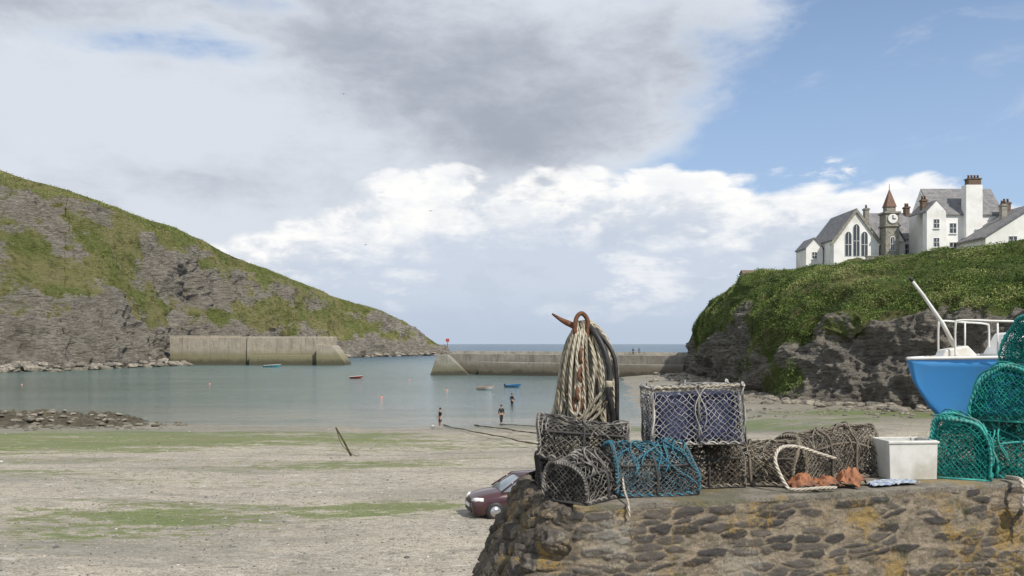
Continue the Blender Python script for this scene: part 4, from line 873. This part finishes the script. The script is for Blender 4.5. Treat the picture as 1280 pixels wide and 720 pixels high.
mb=MB(); loftX(mb,[(-.4,[(.63,1.40),(.55,1.46),(0,1.485),(-.55,1.46),(-.63,1.40)]),(.9,[(.64,1.43),(.56,1.50),(0,1.52),(-.56,1.50),(-.64,1.43)]),(1.55,[(.62,1.34),(.54,1.40),(0,1.42),(-.54,1.40),(-.62,1.34)])])
for sy in (-1,1):
    mb.tube([(-1.07,sy*.77,.96),(-.38,sy*.64,1.42)],.03,6); mb.tube([(.3,sy*.80,.98),(.3,sy*.65,1.44)],.035,6); mb.tube([(1.8,sy*.73,.96),(1.5,sy*.62,1.36)],.05,6)
part(t,'roof',mb,m_car)
for (wx_,sy) in ((-1.3,-1),(-1.3,1),(1.25,-1),(1.25,1)):
    mb=MB(); mb.lathe([(.2,-.1),(.30,-.1),(.32,-.06),(.32,.06),(.30,.1),(.2,.1)],(wx_,sy*.80,.32),24,'y'); wl=part(t,'wheel',mb,m_black)
    mb=MB(); mb.lathe([(.02,-.115),(.19,-.105),(.2,.105),(.02,.115)],(wx_,sy*.80,.32),16,'y'); q=part(t,'rim',mb,m_sil); q.parent=wl
for sy in (-1,1):
    mb=MB(); mb.tube([(-1.97,sy*.42,.66),(-1.90,sy*.62,.68),(-1.70,sy*.79,.72)],[.08,.10,.06],10); part(t,'headlight',mb,m_lamp)
    mb=MB(); mb.box(1.9,1.99,sy*.6-.1,sy*.6+.1,.6,.85); part(t,'tail_light',mb,m_redlens,bevel=.02)
    mb=MB(); mb.tube([(-.75,sy*.86,1.0),(-.72,sy*.98,1.04)],[.04,.08],8); part(t,'wing_mirror',mb,m_car)
mb=MB(); mb.box(-2.07,-2.0,-.5,.5,.26,.40); part(t,'grille',mb,m_black,bevel=.01)
mb=MB(); mb.box(-2.06,-1.98,-.35,.35,.55,.64); part(t,'grille',mb,m_black,bevel=.01)
mb=MB(); mb.box(-2.1,-2.06,-.26,.26,.42,.52); part(t,'number_plate',mb,m_trim)
# ================================================================ PEOPLE
m_skin=simple('skin',(.42,.26,.19),(.38,.22,.16),5,.6,bump=0); m_wet=simple('black_wetsuit',(.015,.016,.02),(.025,.025,.03),6,.55); m_hair=simple('dark_hair',(.03,.02,.015)); m_short=simple('navy_shorts',(.03,.04,.08)); m_blueshirt=simple('blue_jacket',(.05,.12,.28))
def skinmesh(name,nodes,edges,root,mat,parent,sub=2):
    me=bpy.data.meshes.new(name); me.from_pydata([n[:3] for n in nodes],edges,[]); o=obj(name,me,mat,parent); o.modifiers.new('skin','SKIN'); sv=me.skin_vertices[0].data
    for i,n in enumerate(nodes): sv[i].radius=(n[3],n[3] if len(n)<5 else n[4]); sv[i].use_root=(i==root)
    s=o.modifiers.new('sub','SUBSURF'); s.levels=sub; s.render_levels=sub
    o.modifiers['skin'].use_smooth_shade=True
    return o
def person(label,loc,rz,H=1.75,stride=.1,arms=((.1,-.05),(.1,.05)),suit=m_wet,legsuit=None,grp='people at the water'):
    t=thing('person',label,'person',loc,rz,grp); k=H/1.75; t.scale=(k,k,k)
    s=stride
    N=[(0,0,.95,.15,.11),(0,0,1.12,.13,.10),(0,0,1.32,.16,.11),(0,0,1.46,.07,.07),(0,-.01,1.53,.052,.052),(0,-.015,1.60,.085,.095),(0,-.01,1.70,.075,.085)]
    E=[(0,1),(1,2),(2,3),(3,4),(4,5),(5,6)]
    def add(p,n): N.append(n); E.append((p,len(N)-1)); return len(N)-1
    for sx,sg in ((-1,1),(1,-1)):
        a=add(0,(sx*.09,0,.86,.095)); b=add(a,(sx*.10,-s*sg*.5-.01,.50,.065)); b2=add(b,(sx*.10,-s*sg*.8+.02,.28,.058)); c=add(b2,(sx*.10,-s*sg,.08,.04)); add(c,(sx*.115,-s*sg-.14,.035,.035))
        ax_,ay_=arms[0 if sx<0 else 1]
        a=add(2,(sx*.18,0,1.40,.06)); b=add(a,(sx*(.22+ax_*.5),ay_*.5+.02,1.13,.043)); c=add(b,(sx*(.22+ax_),ay_*2-.06,.90,.03)); h=add(c,(sx*(.225+ax_),ay_*2-.09,.83,.032,.018))
        for f_ in range(4): q=add(h,(sx*(.225+ax_),ay_*2-.12+f_*.02,.77-.006*abs(f_-1.5),.009)); add(q,(sx*(.215+ax_),ay_*2-.12+f_*.02,.74-.006*abs(f_-1.5),.008))
        add(c,(sx*(.20+ax_),ay_*2-.12,.84,.010))
    skinmesh('body',N,E,0,m_skin,t)
    N2=[(0,0,.95,.165,.125),(0,0,1.12,.145,.115),(0,0,1.32,.175,.125),(0,0,1.44,.085,.085)];E2=[(0,1),(1,2),(2,3)]
    def add2(p,n): N2.append(n); E2.append((p,len(N2)-1)); return len(N2)-1
    for sx in (-1,1):
        ax_,ay_=arms[0 if sx<0 else 1]; a=add2(2,(sx*.18,0,1.40,.072)); b=add2(a,(sx*(.22+ax_*.5),ay_*.5+.02,1.13,.055))
        if legsuit is None: add2(b,(sx*(.22+ax_),ay_*2-.06,.92,.042))
    skinmesh('jacket',N2,E2,0,suit,t)
    N2=[(0,0,.97,.168,.128),(0,0,.90,.16,.125)];E2=[(0,1)]
    for sx,sg in ((-1,1),(1,-1)):
        a=add2(1,(sx*.09,0,.84,.108)); b=add2(a,(sx*.10,-s*sg*.5-.01,.52,.085))
        if legsuit is None: c=add2(b,(sx*.10,-s*sg*.8+.02,.28,.07)); add2(c,(sx*.10,-s*sg,.12,.05))
    skinmesh('trousers',N2,E2,0,legsuit or suit,t)
    v,f=ico(3); v=v*np.array([.095,.11,.11])+np.array([0,.012,1.70]); kp=v[:,2]>1.655; kk=[i for i in f if all(kp[j] or v[j,1]>.02 for j in i)]
    me=bpy.data.meshes.new('hair'); me.from_pydata([tuple(q) for q in v],[],[tuple(int(j) for j in i) for i in kk]); obj('hair',me,m_hair,t)
    mb=MB(); mb.tube([(0,-.10,1.66),(0,-.125,1.63)],[.008,.014],6); part(t,'nose',mb,m_skin)
    mb=MB(); mb.box(-.022,.022,-.108,-.10,1.592,1.60); part(t,'mouth',mb,m_red)
    for sx in (-1,1):
        mb=MB(); mb.lathe([(.002,-.01),(.01,-.005),(.01,.005),(.002,.01)],(sx*.032,-.098,1.665),8); part(t,'eye',mb,m_black)
        mb=MB(); mb.lathe([(.005,-.03),(.02,-.01),(.02,.02),(.005,.03)],(sx*.095,0,1.65),8); part(t,'ear',mb,m_skin)
    return t
person('person in black top and dark shorts standing at the waterline',(-6.65,82,float(gz(-6.65,82))),rad(-60),1.85,.06,((.05,-.03),(.06,-.02)),m_wet,m_short)
person('person in black wetsuit walking up from the water',(-1.05,87,float(gz(-1.05,87))),rad(20),1.85,.16,((.1,-.06),(.08,.06)),m_wet)
person('person in black wetsuit standing in shallow water',(0.0,114,-.38),rad(140),1.8,.05,((.14,-.03),(.14,.0)),m_wet)
person('person in blue jacket standing on the breakwater walkway',(31,216.2,5.12),rad(180),1.75,.05,((.05,0),(.05,0)),m_blueshirt,m_short,'people on the breakwater')
person('person in dark clothes standing on the breakwater walkway',(29.6,216.7,5.13),rad(170),1.7,.05,((.05,0),(.05,0)),m_wet,None,'people on the breakwater')
t=thing('bucket','small white bucket on wet sand at the waterline','bucket',(-7.3,81.6,float(gz(-7.3,81.6)))); mb=MB(); mb.lathe([(.13,0),(.17,.3),(.18,.31),(.16,.31),(.12,.03)],(0,0,0),16); part(t,'pail',mb,m_trim); mb=MB(); mb.tube([(.17*math.cos(a),0,.3+.17*math.sin(a)) for a in [i*math.pi/10 for i in range(11)]],.008,5); part(t,'handle',mb,m_black)
# ================================================================ BEACH THINGS
def gl(x_,y_): return float(gz(x_,y_))
for (xa,ya,xb,yb,r_) in ((-6.6,85,1.6,57,.045),(-3.6,85,2.6,66,.05),(-1.2,86,4.5,74,.04)):
    t=thing('mooring_rope','weed-covered mooring rope stretched down the beach','rope',(xa,ya,0),0,'mooring ropes on the beach'); mb=MB(); pts=[]
    for i in range(40):
        f_=i/39; x_=xa+(xb-xa)*f_+.1*math.sin(i*.7); y_=ya+(yb-ya)*f_; pts.append((x_-xa,y_-ya,gl(x_,y_)+.08+.3*f_))
    mb.tube(pts,[r_*(.6+.8*vn(i*.8,r_*40,0)) for i in range(40)],7); part(t,'strand',mb,m_weedrope,normals=False)
t=thing('mooring_post','leaning dark wooden mooring post with rope on the beach','post',(-9.8,54.3,gl(-9.8,54.3))); mb=MB(); mb.tube([(0.1,0,-.3),(-.5,0,.9),(-1.0,0,1.75)],[.065,.06,.05],10); part(t,'pole',mb,m_weedrope)
mb=MB(); mb.tube(crom([(-.95,0,1.6),(-.6,-.1,.7),(.1,-.2,.1),(.5,-.2,.04)],8),.02,6); part(t,'tether',mb,m_weedrope,normals=False)
m_gull=simple('gull_feather',(.35,.35,.36))
for (x_,y_,z_,rz) in ((-19,100,36.,.4),(-16.5,100,19.,1.),(-9.2,100,22.8,-.4)):
    t=thing('gull','grey and white gull gliding with spread wings','bird',(x_,y_,z_),rz,'gulls in flight'); t.scale=(.55,.55,.55)
    N=[(0,.2,0,.05),(0,0,0,.08),(0,-.22,.03,.05),(0,-.3,.02,.02),(.3,-.03,.12,.035,.015),(.68,.08,.04,.02,.008),(-.3,-.03,.12,.035,.015),(-.68,.08,.04,.02,.008),(0,.34,0,.03,.01)]
    skinmesh('body',N,[(0,1),(1,2),(2,3),(1,4),(4,5),(1,6),(6,7),(0,8)],1,m_gull,t,1)
print('done')
